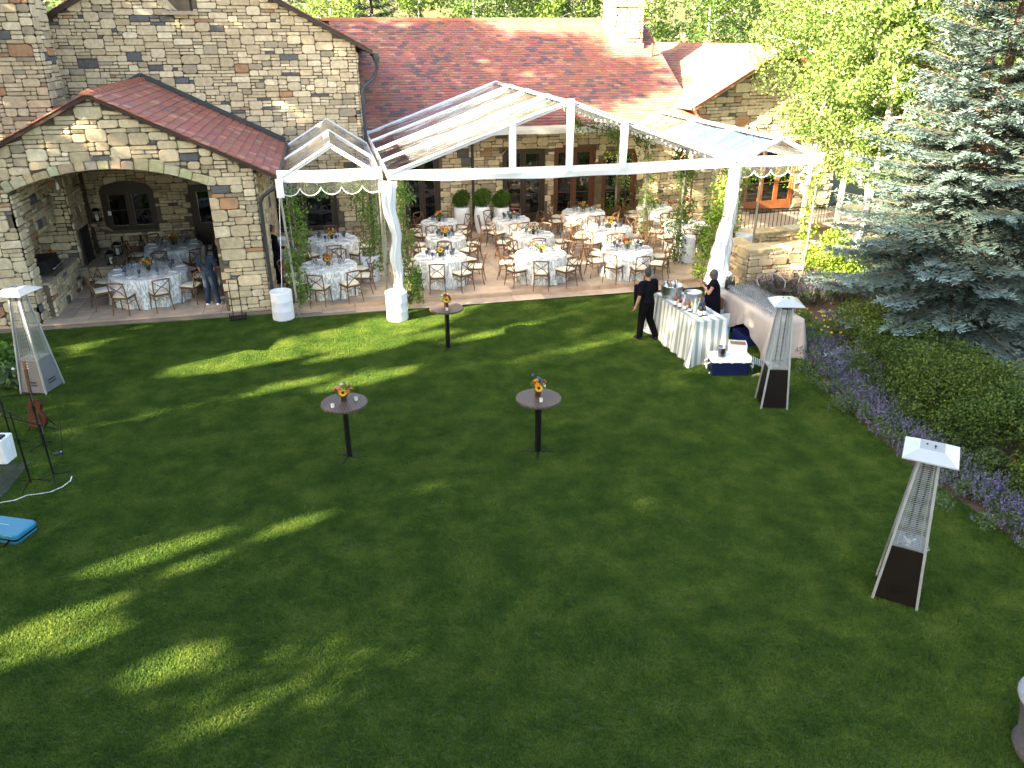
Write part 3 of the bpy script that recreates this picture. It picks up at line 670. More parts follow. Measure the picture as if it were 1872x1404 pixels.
for i in range(len(pts) - 1):
    for k in range(6 if i else 5):
        t = k / 6; x = pts[i][0] * (1 - t) + pts[i + 1][0] * t; y = pts[i][1] * (1 - t) + pts[i + 1][1] * t
        wobj('baluster', MB().bar((x, y, .17), (x, y, 1.01), .016), IRON, rl)
# ------------------------------------------------------------------ tents
def seam(mb, p, q, w_=.1, up=(0, 0, 1), h=.02): mb.bar(p, q, w_, h, up=up)
def panel(p00, p10, p11, p01, sag=.05, n=8, m_=6, amp=.012):
    mb = MB(); p00, p10, p11, p01 = map(Vector, (p00, p10, p11, p01)); ph_ = R.uniform(0, 9)
    for j in range(m_ + 1):
        for i in range(n + 1):
            u, v = i / n, j / m_; p = (p00 * (1 - u) + p10 * u) * (1 - v) + (p01 * (1 - u) + p11 * u) * v
            e = 16 * u * (1 - u) * v * (1 - v); p.z += -sag * e + amp * e * sin(9 * u + ph_ + 5 * v) + .006; mb.v.append(tuple(p))
    for j in range(m_):
        for i in range(n): a = j * (n + 1) + i; mb.f.append((a, a + 1, a + n + 2, a + n + 1)); mb.c.append(None)
    return mb
def gable_tent(root, u0, u1, ur, v0, v1, ze, zr, bays, legs=True, rib=.1, band=.45, legr=.035, name='pole'):
    dv = (v1 - v0) / bays
    for s, ue in ((0, u0), (1, u1)):
        L_ = sqrt((ur - ue) ** 2 + (zr - ze) ** 2); f = band / L_
        ub, zb = ue + (ur - ue) * f, ze + (zr - ze) * f
        for k in range(bays):
            a, b = v0 + k * dv, v0 + (k + 1) * dv
            wobj('roof_panel', panel((ub, a, zb), (ub, b, zb), (ur, b, zr), (ur, a, zr)), CLEARR if (rib > .1 or name == 'glare_roof') else CLEAR, root, smooth=True)
            wobj('eave_band', panel((ue, a, ze), (ue, b, ze), (ub, b, zb), (ub, a, zb), sag=.01, amp=.01), CLEARB, root, smooth=True)
        for k in range(bays + 1):
            v = v0 + k * dv; m_ = MB(); m_.bar((ue, v, ze + .02), (ur, v, zr + .02), rib * (1.5 if k in (0, bays) else 1), .03); wobj('rafter_cover', m_, WHITE, root)
            m_ = MB(); m_.tube([(ue, v, ze - .05), (ur, v, zr - .05)], .028, 6); wobj('rafter', m_, WHITEP, root)
        m_ = MB(); m_.bar((ue, v0, ze - .06), (ue, v1, ze - .06), .03, .16); wobj('side_valance', m_, WHITE, root)
    m_ = MB(); m_.tube([(ur, v0, zr - .04), (ur, v1, zr - .04)], .03, 6); wobj('ridge_pole', m_, METALP, root)
    for d in (-1, 1):
        wobj('ridge_band', panel((ur, v0, zr + .015), (ur, v1, zr + .015), (ur + d * .16, v1, zr + .015 - .16 * (zr - ze) / abs(ur - (u1 if d > 0 else u0))), (ur + d * .16, v0, zr + .015 - .16 * (zr - ze) / abs(ur - (u1 if d > 0 else u0))), sag=0, amp=0), CLEARB, root)
def band_strip(p, q, z0, z1, sag=.05, n=24, th=.03, ripple=.01):
    p, q = Vector(p), Vector(q); mb = MB(); d = (q - p).normalized(); nn = Vector((d.y, -d.x, 0)); ph_ = R.uniform(0, 6)
    for i in range(n + 1):
        t = i / n; s = -sag * 4 * t * (1 - t); b = p.lerp(q, t); r = ripple * sin(23 * t + ph_)
        for z, k in ((z0 + s + r, 0), ((z0 + z1) / 2 + s * .8, .012 + r), (z1 + s * .6, 0), (z1 + s * .6, -th), (z0 + s + r, -th)): mb.v.append(tuple(b + nn * k + Vector((0, 0, z))))
    for i in range(n):
        for k in range(5): a = i * 5 + k; b_ = i * 5 + (k + 1) % 5; mb.f.append((a, a + 5, b_ + 5, b_)); mb.c.append(None)
    return mb
def valance(p, q, z1, h, n_sc, root):
    p, q = Vector(p), Vector(q); N_ = n_sc * 10; mb = MB(); ed = []
    for i in range(N_ + 1):
        t = i / N_; b = p.lerp(q, t); dz = h * (.5 + .5 * abs(sin(pi * t * n_sc)) ** .6); sw = .03 * sin(t * 17)
        mb.v += [(b.x, b.y + sw * .3, z1), (b.x + sw * .2, b.y + sw, z1 - dz)]; ed.append((b.x + sw * .2, b.y + sw, z1 - dz))
    for i in range(N_): mb.f.append((2 * i, 2 * i + 2, 2 * i + 3, 2 * i + 1)); mb.c.append(None)
    wobj('scalloped_valance', mb, CLEAR, root); wobj('valance_edge', MB().tube(ed, .012, 4), WHITE, root)

TZ, TR, TL, TRR, TU = 3.66, 5.22, 1.4, 10.4, 5.87
tent = tag(empty('frame_tent', (5.9, 19, 0)), 'large clear-roofed tent with white frame beams standing over the dining patio', 'tent')
gable_tent(tent, TL, TRR, TU, 19.0, 27.6, TZ, TR, 4, band=.62, rib=.105)
wobj('front_beam', band_strip((TL, 18.97, 0), (TRR, 18.97, 0), 3.53, 3.76, sag=.1, th=.07, ripple=.012), WHITE, tent)
wobj('rear_beam', band_strip((TL, 27.62, 0), (TRR, 27.62, 0), 3.47, 3.74, sag=0, th=.08), WHITE, tent)
for u, zt in ((4.42, TZ + (TR - TZ) * (4.42 - TL) / (TU - TL)), (TU, TR + .02), (7.28, TZ + (TR - TZ) * (TRR - 7.28) / (TRR - TU))):
    wobj('upright', MB().box((u, 18.96, (3.6 + zt) / 2), (.17, .06, zt - 3.6 + .06)), WHITE, tent)
for v in (19.0, 21.9, 24.8, 27.6):
    for u in (TL, TRR): wobj('leg', MB().tube([(u, v, TZ), (u, v, PZ if v > 20.2 else 0)], .038, 8), METALP, tent)
# strings of small bulbs under the right slope
for k in range(4):
    m_ = MB(); v = 19.1 + k * .9
    for i in range(34): t = i / 33; u = TU + (TRR - TU) * t; z = TR - (TR - TZ) * t - .1 - .12 * abs(sin(t * 12)); m_.ell((u, v + .05 * sin(i * 2), z), (.022, .022, .03), 5, 4)
    o = wobj('string_light', m_, WHITEP, tent); o['kind'] = 'stuff'

lc = tag(empty('canopy', (.12, 19.8, 0)), 'small clear gabled canopy with scalloped edge left of the big tent', 'canopy')
gable_tent(lc, -1.2, 1.3, .12, 19.85, 26.2, 3.5, 4.27, 2, rib=.07, band=.2)
wobj('front_band', band_strip((-1.2, 19.82, 0), (1.3, 19.82, 0), 3.45, 3.72, sag=.05), WHITE, lc)
valance((-1.2, 19.8, 0), (1.3, 19.8, 0), 3.46, .36, 5, lc)
wobj('corner_flap', MB().box((-1.17, 19.8, 3.3), (.18, .03, .45)), WHITE, lc)
for u, v in ((-1.2, 19.9), (-1.2, 23.0), (-1.2, 26.1), (1.22, 19.9)): wobj('leg', MB().tube([(u, v, 3.5), (u + (.12 if v < 20 and u < 0 else 0), v, 0)], .032, 8), METALP, lc)
wobj('strap', MB().tube([(-1.2, 19.85, 3.2), (-1.42, 19.8, .8)], .008, 4), WHITEP, lc)
rc = tag(empty('canopy', (11.8, 19, 0)), 'small clear gabled canopy with scalloped edge right of the big tent', 'canopy')
gable_tent(rc, 10.5, 13.0, 11.75, 19.05, 27.0, 3.6, 4.2, 3, rib=.07, band=.2, name='glare_roof')
wobj('front_band', band_strip((10.5, 19.02, 0), (13.0, 19.02, 0), 3.53, 3.78, sag=.06), WHITE, rc)
valance((10.5, 19.0, 0), (13.0, 19.0, 0), 3.55, .34, 5, rc)
for u, v in ((10.6, 19.1), (13.0, 19.1), (13.0, 22.0), (13.0, 25.0)): wobj('leg', MB().tube([(u, v, 3.6), (u, v, 0)], .032, 8), METALP, rc)

def drape(label, pts, rads, seed=0):
    mb = MB(); n = 44; rr = random.Random(seed); N_ = 26; ph_ = [rr.uniform(0, 6) for _ in range(3)]
    def I(t, arr):
        x = t * (len(arr) - 1); i = min(int(x), len(arr) - 2); f = x - i; return arr[i] * (1 - f) + arr[i + 1] * f
    P_ = [Vector(p) for p in pts]
    for j in range(N_ + 1):
        t = j / N_; c = I(t, P_); r = I(t, rads); tw = 3.0 * t
        for k in range(n):
            a = 2 * pi * k / n; q = r * (1 + .3 * (1 - 1.6 * abs(sin(3.5 * a + tw * 2.2 + ph_[0]))) + .14 * sin(11 * a - tw + ph_[1] + 4 * t)); mb.v.append((c.x + q * cos(a + tw * .4), c.y + q * sin(a + tw * .4) * .8, c.z))
    for j in range(N_):
        for k in range(n): a = j * n + k; b = j * n + (k + 1) % n; mb.f.append((a, b, b + n, a + n)); mb.c.append(None)
    return tag(obj('drape', mb, WHITE, smooth=True), label, 'drape')
drape('white drape twisted round the front left leg of the big tent', [(1.38, 18.93, 3.5), (1.36, 18.95, 2.9), (1.5, 18.98, 2.2), (1.44, 19.0, 1.6), (1.5, 19.02, 1.1), (1.42, 19.04, .62)], [.18, .13, .1, .12, .09, .11], 3)
drape('white drape gathered round the front right leg of the big tent', [(10.42, 18.95, 3.55), (10.4, 18.93, 2.9), (10.36, 18.9, 2.2), (10.25, 18.85, 1.7), (10.2, 18.8, 1.2), (10.1, 18.7, .5)], [.13, .16, .15, .2, .22, .3], 5)

def barrel(x, y, z, label, r=.275, h=.74):
    t = tag(empty('ballast_barrel', (x, y, z)), label, 'barrel', 'covered ballast barrels at the tent legs')
    obj('body', MB().lathe([(r * .97, 0), (r, .05), (r * .985, .24), (r * 1.01, .26), (r * .985, .28), (r * .985, .48), (r * 1.01, .5), (r * .985, .52), (r * 1.0, h - .03), (r * .98, h)], n=24, cap=False), BARR, t, smooth=True)
    obj('lid', MB().lathe([(.001, h - .035), (r * .9, h - .035), (r * .93, h + .012), (r * 1.0, h + .01), (r * 1.01, h - .03)], n=24, cap=False), BARR, t, smooth=True); return t
barrel(-1.46, 19.78, 0, 'white barrel on the grass under the left front leg of the left canopy')
barrel(1.4, 19.05, 0, 'white barrel on the grass below the twisted white drape')
barrel(.95, 22.25, PZ, 'white barrel on the patio behind the twisted drape, beside a leafy post')
barrel(-1.5, 24.9, PZ, 'white barrel on the patio at the left canopy, half behind leaves')
barrel(10.05, 18.5, 0, 'white barrel at the foot of the right drape behind the bartender', r=.33, h=.8)
barrel(12.55, 21.8, PZ, 'white barrel right of the drape beside the low stone wall', r=.27, h=.8)
barrel(10.75, 22.0, PZ, 'white barrel at the flower-covered post inside the tent', r=.22, h=.8)

GREENS = ((.07, .16, .025), (.17, .3, .05))
def garland(label, stem, rad, n=900, cols=GREENS, size=.085, blooms=0, name='leafy_garland', cat='garland', every=.13, bloomcol=None, seed=0):
    rg = np.random.default_rng(seed + 100); t = tag(empty(name, stem[0]), label, cat)
    cen = []; pts = [Vector(p) for p in stem]
    for a, b in zip(pts[:-1], pts[1:]):
        L_ = (b - a).length; k = max(1, int(L_ / every))
        for i in range(k):
            p = a.lerp(b, (i + .5) / k); cen.append((p.x + rg.normal() * rad * .55, p.y + rg.normal() * rad * .55, p.z + rg.normal() * .05))
    rads = rg.uniform(.35, 1.1, len(cen)) * rad
    P = clusters(cen, rads, n, rg, .0) + rg.normal(size=(n, 3)) * [rad * .3, rad * .3, .12]
    V = leaf_quads(P, size, rng=rg, asp=.6); C = blend(cols[0], cols[1], rg.uniform(0, 1, n) ** 1.4)
    o = obj('foliage', quads_mesh('foliage', V - np.array(pts[0])[None, None], C), LEAFG, t); o['kind'] = 'stuff'
    sm = MB()
    for k in range(3): sm.tube([p - pts[0] + Vector((.03 * sin(k * 2 + i), .03 * cos(k * 2 + i), 0)) for i, p in enumerate(pts)], .008, 4)
    obj('stem', sm, BARKD, t)
    for k in range(blooms):
        p = Vector(cen[int(rg.integers(len(cen)))]) - pts[0] + Vector((rg.normal() * .1, -rad * .7, rg.normal() * .1)); c = bloomcol[k % len(bloomcol)]
        obj('bloom', MB().ell((0, 0, 0), (.05, .05, .04), 8, 5, col=c), CATMINT, t, loc=p)
    return t
RC = [(.5, .02, .015), (.75, .7, .66), (.5, .02, .015), (.75, .7, .66)]
garland('leafy garland climbing the front left leg of the left canopy', [(-1.0, 20.05, .25), (-1.0, 20.1, 1.2), (-.85, 20.1, 2.0), (-1.05, 20.1, 3.1)], .2, 1100, seed=1)
garland('leafy garland hanging below the front band of the left canopy', [(-1.1, 20.2, 3.2), (-.3, 20.2, 3.2), (.4, 20.25, 3.25), (1.1, 20.2, 3.2)], .15, 420, seed=2)
garland('leafy garland on the rear leg behind the white barrel under the left canopy', [(-1.2, 23.1, .3), (-1.15, 23, 1.4), (-1.15, 23, 2.6), (-1.1, 23, 3.3)], .22, 800, seed=3)
garland('dense leafy garland on the post left of the twisted white drape', [(1.0, 22.1, .4), (1.1, 22.0, 1.3), (.85, 22, 2.2), (.95, 22, 3.3)], .27, 1500, seed=4)
garland('leafy garland behind the twisted white drape, on its right side', [(1.75, 19.3, .3), (1.8, 19.3, 1.2), (1.72, 19.3, 2.2), (1.75, 19.3, 3.3)], .16, 1100, seed=5)
garland('low leafy tuft on the patio right of the twisted drape', [(2.1, 19.95, .1), (2.05, 19.9, .4), (2.0, 19.8, 1.1)], .14, 500, seed=6)
garland('leafy garland on the third left leg of the big tent', [(1.4, 24.8, .3), (1.5, 24.8, 1.5), (1.4, 24.8, 3.2)], .2, 500, seed=7)
garland('leafy garland on the rear right leg of the big tent before the fourth door', [(10.35, 27.5, .3), (10.4, 27.5, 1.5), (10.3, 27.5, 3.6), (10.2, 27.4, 4.0)], .28, 1000, seed=8)
garland('leafy garland on the third right leg of the big tent', [(10.4, 24.8, .2), (10.5, 24.7, 1.5), (10.2, 24.7, 3.6), (9.3, 24.7, 4.0)], .26, 1300, seed=9)
garland('flower-covered post inside the tent with red and white blooms', [(10.25, 21.85, .25), (10.35, 21.85, 1.3), (10.45, 21.9, 2.3), (10.3, 21.9, 3.5)], .24, 2000, cols=((.04, .11, .02), (.12, .22, .04)), blooms=8, bloomcol=RC, name='floral_garland', seed=10)
garland('bright leafy garland climbing left of the right-hand white drape', [(9.85, 19.0, .3), (9.85, 19.1, .9), (10.0, 19.1, 1.5), (10.1, 19.1, 2.2), (10.2, 19.1, 3.3)], .2, 1500, cols=((.11, .2, .02), (.26, .4, .06)), seed=11)
garland('leafy garland with orange blooms on the rear right leg of the right canopy', [(11.8, 21.9, .8), (11.9, 21.9, 1.8), (12.0, 21.9, 3.3)], .34, 2000, blooms=10, bloomcol=[(.7, .2, .03)], seed=12)
garland('leafy garland on the front right pole of the right canopy', [(13.0, 19.15, .2), (13.1, 19.2, 1.2), (13.0, 19.2, 2.2), (12.95, 19.2, 3.4)], .17, 1000, cols=((.11, .2, .02), (.24, .36, .06)), seed=13)
garland('leafy garland under the front band of the right canopy', [(10.7, 19.3, 3.2), (11.5, 19.3, 3.3), (12.2, 19.3, 3.25), (12.9, 19.3, 3.2)], .16, 500, seed=14)
garland('leafy swag under the right roof slope of the tent', [(8.2, 27.0, 4.0), (9.2, 26.9, 3.7), (10.3, 26.8, 3.5)], .22, 700, seed=15)

# ------------------------------------------------------------------ furniture prototypes
def crossback_chair():
    t = empty('crossback_chair')
    sm = MB(); pr = [(-.2, -.2), (.2, -.2), (.23, .2), (-.23, .2)]
    sm.add([(x, y, .42) for x, y in pr] + [(x, y, .46) for x, y in pr], [(3, 2, 1, 0), (4, 5, 6, 7), (0, 1, 5, 4), (1, 2, 6, 5), (2, 3, 7, 6), (3, 0, 4, 7)]); obj('seat', sm, CHAIRW, t)
    c = MB(); prof = [(.0, .462), (.9, .462), (1.0, .475), (.97, .5), (.8, .512), (0, .515)]
    pts = [(-.2, -.2), (0, -.215), (.2, -.2), (.22, 0), (.225, .2), (0, .215), (-.225, .2), (-.22, 0)]
    for f, z in prof[1:-1]: c.v += [(x * f, y * f, z) for x, y in pts]
    for i in range(3):
        for k in range(8): c.f.append((i * 8 + k, i * 8 + (k + 1) % 8, (i + 1) * 8 + (k + 1) % 8, (i + 1) * 8 + k)); c.c.append(None)
    c.f.append(tuple(range(24, 32))); c.c.append(None); obj('cushion', c, CUSH, t, smooth=True)
    for s in (-1, 1):     # front is +y (towards the table), back is -y
        obj('leg', MB().tube([(s * .2, .17, .43), (s * .215, .19, .2), (s * .23, .215, 0)], [.017, .015, .013], 6), CHAIRW, t)
        obj('leg', MB().tube([(s * .2, -.29, .86), (s * .205, -.25, .66), (s * .19, -.2, .46), (s * .2, -.215, .25), (s * .215, -.27, 0)], [.014, .016, .018, .015, .013], 6), CHAIRW, t)
        obj('cross_slat', MB().tube([(s * .195, -.285, .83), (s * .1, -.27, .74), (-s * .09, -.245, .61), (-s * .175, -.215, .5)], [.011, .012, .012, .011], 6), CHAIRW, t)
        obj('side_brace', MB().tube([(s * .19, -.2, .3), (s * .21, 0, .34), (s * .21, .18, .3)], .009, 5), CHAIRW, t)
    obj('top_rail', MB().tube([(-.225, -.28, .855), (-.12, -.315, .875), (0, -.325, .882), (.12, -.315, .875), (.225, -.28, .855)], [.016, .02, .021, .02, .016], 6), CHAIRW, t)
    obj('ring_brace', MB().tube([(-.17, -.2, .32), (0, -.2, .41), (.17, -.2, .32)], .009, 5), CHAIRW, t)
    return freeze(t)
chair0 = crossback_chair(); chair_used = [False]
def place_chair(x, y, rz, label, group, z=PZ):
    if not chair_used[0]: o = chair0; o.location = (x, y, z); o.rotation_euler = (0, 0, rz); chair_used[0] = True
    else: o = clone(chair0, (x, y, z), rz)
    return tag(o, label, 'chair', group)

def cloth_mat():
    m = bpy.data.materials.new('patterned_tablecloth'); m.use_nodes = True; nt = m.node_tree; p = nt.nodes['Principled BSDF']; p.inputs['Roughness'].default_value = .85
    tc = _n(nt, 'ShaderNodeTexCoord'); mp = _n(nt, 'ShaderNodeMapping'); mp.inputs['Scale'].default_value = (7, 7, 2.2)
    no = _n(nt, 'ShaderNodeTexNoise'); no.inputs['Scale'].default_value = 2.2; no.inputs['Detail'].default_value = 6; no.inputs['Distortion'].default_value = 1.6
    cr = _n(nt, 'ShaderNodeValToRGB'); e = cr.color_ramp.elements; e[0].position = .44; e[0].color = (.38, .41, .42, 1); e[1].position = .55; e[1].color = (.76, .76, .74, 1)
    nt.links.new(tc.outputs['Object'], mp.inputs[0]); nt.links.new(mp.outputs[0], no.inputs['Vector']); nt.links.new(no.outputs['Fac'], cr.inputs[0]); nt.links.new(cr.outputs[0], p.inputs['Base Color'])
    return m
TCLOTH = cloth_mat()
def round_cloth(r, seed, h=.765, nf=15):
    rr = random.Random(seed); mb = MB(); n = 96; ph_ = [rr.uniform(0, 6) for _ in range(3)]
    rings = [(0, h), (.5, h), (.9, h), (.985, h - .002), (1.005, h - .02)] + [(None, t) for t in (.12, .3, .5, .7, .85, 1)]
    for q, z in rings:
        for k in range(n):
            a = 2 * pi * k / n
            if q is not None: rad, zz = r * q, z
            else:
                f = sin(nf * a + ph_[0] + .6 * sin(2 * a + ph_[1])) + .5 * sin((nf - 4) * a + ph_[2]); rad = r * (1 + .045 * z) + .055 * z ** .7 * f; zz = (h - .02) * (1 - z) + .012 * z
            mb.v.append((rad * cos(a), rad * sin(a), zz))
    for j in range(len(rings) - 1):
        for k in range(n): a = j * n + k; b = j * n + (k + 1) % n; mb.f.append((a, b, b + n, a + n)); mb.c.append(None)
    return mb
goblet_b = MB().lathe([(.034, 0), (.034, .004), (.006, .012), (.006, .07), (.02, .085), (.038, .11), (.042, .15), (.038, .178), (.035, .178), (.038, .15), (.034, .113), (.01, .09)], n=10, cap=False).mesh('goblet'); goblet_b.materials.append(GLASSB)
goblet_c = goblet_b.copy(); goblet_c.materials.clear(); goblet_c.materials.append(GLASS)
gobv = mat_clear('tinted_blue_bowl', white=.12, rough=.05, bump=0, refl=1.5, tint=(.25, .42, .68)); goblet_b.materials.clear(); goblet_b.materials.append(gobv)
plate_m = MB().lathe([(.001, .008), (.08, .008), (.135, .02), (.14, .016), (.08, 0), (.001, 0)], n=18, cap=False).mesh('plate'); plate_m.materials.append(PORC)
napk_m = MB().box((0, 0, .012), (.09, .24, .012)).box((.004, 0, .024), (.075, .225, .01)).mesh('napkin'); napk_m.materials.append(NAPK)
votive_m = MB().lathe([(.028, 0), (.032, .06), (.028, .06), (.025, .02), (.001, .02)], n=10, cap=False).mesh('votive'); votive_m.materials.append(mat('frosted_glass', (.75, .75, .72), rough=.3, transl=.4))
def petal_disc(r, n=12, cup=.25):
    mb = MB()
    for k in range(n):
        a = 2 * pi * k / n; d = Vector((cos(a), sin(a), 0)); s = Vector((-sin(a), cos(a), 0)); z = Vector((0, 0, 1))
        mb.quad(d * r * .3 - s * r * .12, d * r * .7 - s * r * .16 + z * r * cup * .5, d * r + z * r * cup * .6, d * r * .7 + s * r * .16 + z * r * cup * .5, d * r * .3 + s * r * .12, col=(.75, .42, .015))
    mb.ell((0, 0, .0), (r * .38, r * .38, r * .16), 10, 5, col=(.035, .018, .01)); return mb
sunf_m = petal_disc(.075).mesh('sunflower'); sunf_m.materials.append(CATMINT)
def bloom_mesh(c, r=.032):
    mb = MB()
    for k in range(9):
        a = 2.4 * k; q = r * (.35 + .075 * k); mb.add([(q * cos(a) * .3, q * sin(a) * .3, .0), (q * cos(a - .5), q * sin(a - .5), r * .5), (q * cos(a) * 1.2, q * sin(a) * 1.2, r * .35), (q * cos(a + .5), q * sin(a + .5), r * .5)], [(0, 1, 2, 3)], c)
    mb.ell((0, 0, 0), (r * .6, r * .6, r * .5), 7, 5, col=tuple(x * .8 for x in c)); me = mb.mesh('flower'); me.materials.append(CATMINT); return me
BL = {k: bloom_mesh(c, r) for k, (c, r) in dict(orange=((.75, .22, .02), .045), red=((.4, .025, .03), .038), blue=((.1, .12, .45), .03), white=((.8, .78, .72), .032), yellow=((.8, .5, .03), .035), peach=((.75, .42, .28), .045), purple=((.22, .1, .4), .03)).items()}
def bouquet(x, y, z, label, kinds, sun=1, r=.13, seed=0, vase=(.03, .02, .012), tall=0):
    rr = random.Random(seed); t = tag(empty('flower_arrangement', (x, y, z), rr.uniform(-.3, .3)), label, 'flowers', None)
    obj('vase', MB().lathe([(.045, 0), (.055, .03), (.05, .1), (.06, .12), (.05, .12), (.04, .05)], n=12, cap=False), mat('vase_%d' % int(vase[0] * 100), vase, rough=.3), t, smooth=True)
    rg = np.random.default_rng(seed + 5); n = 150; P = clusters([(0, 0, .19 + tall * .4)], [r * .95], n, rg, .3); V = leaf_quads(P, .05, rng=rg); C = blend((.05, .1, .02), (.16, .25, .06), rg.uniform(0, 1, n)); obj('leaves', quads_mesh('leaves', V, C), LEAFG, t)['kind'] = 'stuff'
    for k in range(sun):
        o = obj('sunflower', sunf_m, None, t); a = -1.57 + (k - (sun - 1) / 2) * .9 + rr.uniform(-.2, .2); o.location = (r * .8 * cos(a), r * .85 * sin(a), .2); o.rotation_euler = (radians(55), 0, a + pi / 2)
    m_ = 11
    for k in range(m_):
        el = rr.uniform(.15, 1.4); a = rr.uniform(-3.6, .5); q = r * rr.uniform(.85, 1.15)
        o = obj('flower', BL[kinds[k % len(kinds)]], None, t); d = Vector((cos(el) * cos(a), cos(el) * sin(a), sin(el))); o.location = d * q + Vector((0, 0, .19 + (tall * (.5 + .5 * rr.random()) if kinds[k % len(kinds)] == 'blue' else 0)))
        o.rotation_euler = d.to_track_quat('Z', 'Y').to_euler()
    return t
POS8 = ['near side', 'near right', 'right side', 'far right', 'far side', 'far left', 'left side', 'near left']; POS7 = ['near side', 'near right', 'right side', 'far right', 'far left', 'left side', 'near left']; POS9 = ['front left', 'front right', 'near right', 'right side', 'far right', 'far side', 'far left', 'left side', 'near left']
TB = [  # key, x, y, radius, chairs, phase deg, description, flowers, sunflowers, blue goblets
 ('a', -.23, 21.35, .78, 8, -14, 'the front table under the left canopy', ('red', 'orange', 'white'), 1, 0),
 ('b', -.07, 24.4, .78, 8, 0, 'the rear table under the left canopy', ('orange', 'red', 'white'), 1, 1),
 ('c', -4.95, 21.95, 1.0, 9, -20, 'the front table inside the stone arch', ('orange', 'yellow', 'peach'), 0, 1),
 ('d', -4.75, 24.75, .82, 8, -10, 'the rear table inside the stone arch', ('orange', 'yellow', 'red'), 0, 0),
 ('e', 2.9, 21.55, .75, 8, -14, 'the tent table nearest the twisted drape', ('yellow', 'white', 'purple'), 1, 1),
 ('f', 3.4, 23.85, .62, 7, -10, 'the second table behind the twisted drape', ('yellow', 'orange', 'peach'), 1, 1),
 ('g', 3.52, 26.05, .62, 7, 4, 'the third table behind the twisted drape', ('orange', 'yellow', 'peach'), 0, 0),
 ('j', 5.8, 21.25, .74, 8, -14, "the middle row's front table in the tent", ('purple', 'blue', 'white'), 1, 0),
 ('i', 6.15, 23.5, .66, 7, -8, "the middle row's second table in the tent", ('peach', 'white', 'red'), 0, 0),
 ('h', 5.97, 25.85, .64, 7, 6, 'the table nearest the white urns', ('red', 'white', 'blue'), 0, 1),
 ('m', 8.4, 21.1, .75, 8, 0, 'the tent table nearest the man in black', ('orange', 'red', 'peach'), 0, 1),
 ('l', 8.8, 23.8, .75, 8, -8, 'the second table behind the man in black', ('yellow', 'orange', 'white'), 1, 1),
 ('k', 8.75, 26.4, .77, 8, 0, 'the third table behind the man in black', ('orange', 'yellow', 'blue'), 0, 0),
 ('o', 11.45, 23.7, .72, 7, -16, 'the table behind the flower-covered post', ('white', 'peach', 'white'), 0, 0),
 ('n', 11.5, 26.5, .66, 7, 10, 'the far right table by the stone wing', ('yellow', 'white', 'yellow'), 0, 0)]
for idx, (key, x, y, r, nc, phd, desc, fl_, sn, bl) in enumerate(TB):
    t = tag(empty('banquet_table', (x, y, PZ)), 'round banquet table under patterned cloth, ' + desc, 'table', 'round banquet tables')
    obj('tabletop', MB().lathe([(.001, .72), (r - .03, .72), (r - .02, .75), (.001, .75)], n=28, cap=False), WOODD, t); obj('leg', MB().tube([(0, 0, .72), (0, 0, .01)], .05, 8), IRON, t)
    c = obj('tablecloth', round_cloth(r, idx), TCLOTH, loc=(x, y, PZ), smooth=True); tag(c, 'patterned grey-blue and white cloth over ' + desc, 'tablecloth', 'patterned round tablecloths')

    for k in range(nc):
        a = radians(-90 + 13.1 * 0 + phd + k * 360 / nc); d = r + .21 + R.uniform(-.05, .1)
        ang = (math.degrees(a) + 90) % 360; pi_ = int(((ang + 22.5) % 360) // 45)
        lab = {8: POS8, 7: POS7, 9: POS9}[nc][pi_ if nc == 8 else k]
        place_chair(x + d * cos(a), y + d * sin(a), a + pi / 2 + R.uniform(-.16, .16), 'crossback chair with cream cushion, ' + lab + ' of ' + desc, 'crossback chairs round the tables')
        a2 = a; zz = PZ + .766; near = y < 25
        for me, nm, cat, dd, da, lb, gp in ((plate_m, 'plate', 'plate', .2, 0, 'white plate, ', 'plates on '), (napk_m, 'napkin', 'napkin', .2, 0, 'folded pale napkin, ', 'napkins on '), (goblet_b if bl else goblet_c, 'goblet', 'glass', .36, .12, ('blue' if bl else 'clear') + ' glass goblet, ', 'goblets on '), (goblet_c, 'wine_glass', 'glass', .42, -.1, 'clear wine glass, ', 'wine glasses on ')):
            if not near and nm in ('plate',) and k % 2: continue
            aa = a2 + da / max(r - dd, .2); o = obj(nm, me, None); o.location = (x + (r - dd) * cos(aa), y + (r - dd) * sin(aa), zz + (.02 if nm == 'napkin' else 0) + .001); o.rotation_euler = (0, 0, a2 + pi / 2)
            if bl and nm == 'goblet': o.scale = (1.05, 1.05, 1.1)
            tag(o, lb + lab + ' of ' + desc, cat, gp + desc)
    bouquet(x, y, PZ + .768, 'flower centrepiece on ' + desc, fl_, sn, r=.15, seed=idx * 3 + 1)

# cocktail tables
def cocktail(x, y, label, fl_, sn, seed, votives, tall=0, rz=0, h=1.06):
    sh = 'the ' + label.split(', ')[1]; t = tag(empty('cocktail_table', (x, y, 0), rz), label, 'table', 'cocktail tables on the lawn')
    obj('tabletop', MB().lathe([(.001, h), (.378, h), (.388, h - .005), (.388, h - .038), (.378, h - .042), (.001, h - .042)], n=48, cap=False), WOODTOP, t)
    obj('post', MB().bar((0, 0, .02), (0, 0, h - .042), .075), BLACK, t)
    for k in range(4): a = pi / 4 + k * pi / 2; obj('foot', MB().bar((.03 * cos(a), .03 * sin(a), .02), (.3 * cos(a), .3 * sin(a), .012), .035, .02), BLACK, t)
    bouquet(x + .0, y + .05, h, 'mixed flower bunch in a dark vase on ' + sh, fl_, sn, r=.13, seed=seed, tall=tall, vase=(.06, .025, .015))
    for i, (dx, dy) in enumerate(votives):
        tag(obj('votive_candle', votive_m, None, loc=(x + dx, y + dy, h + .001)), ['small white votive candle', 'second small white votive candle'][i] + ' on ' + sh, 'candle')
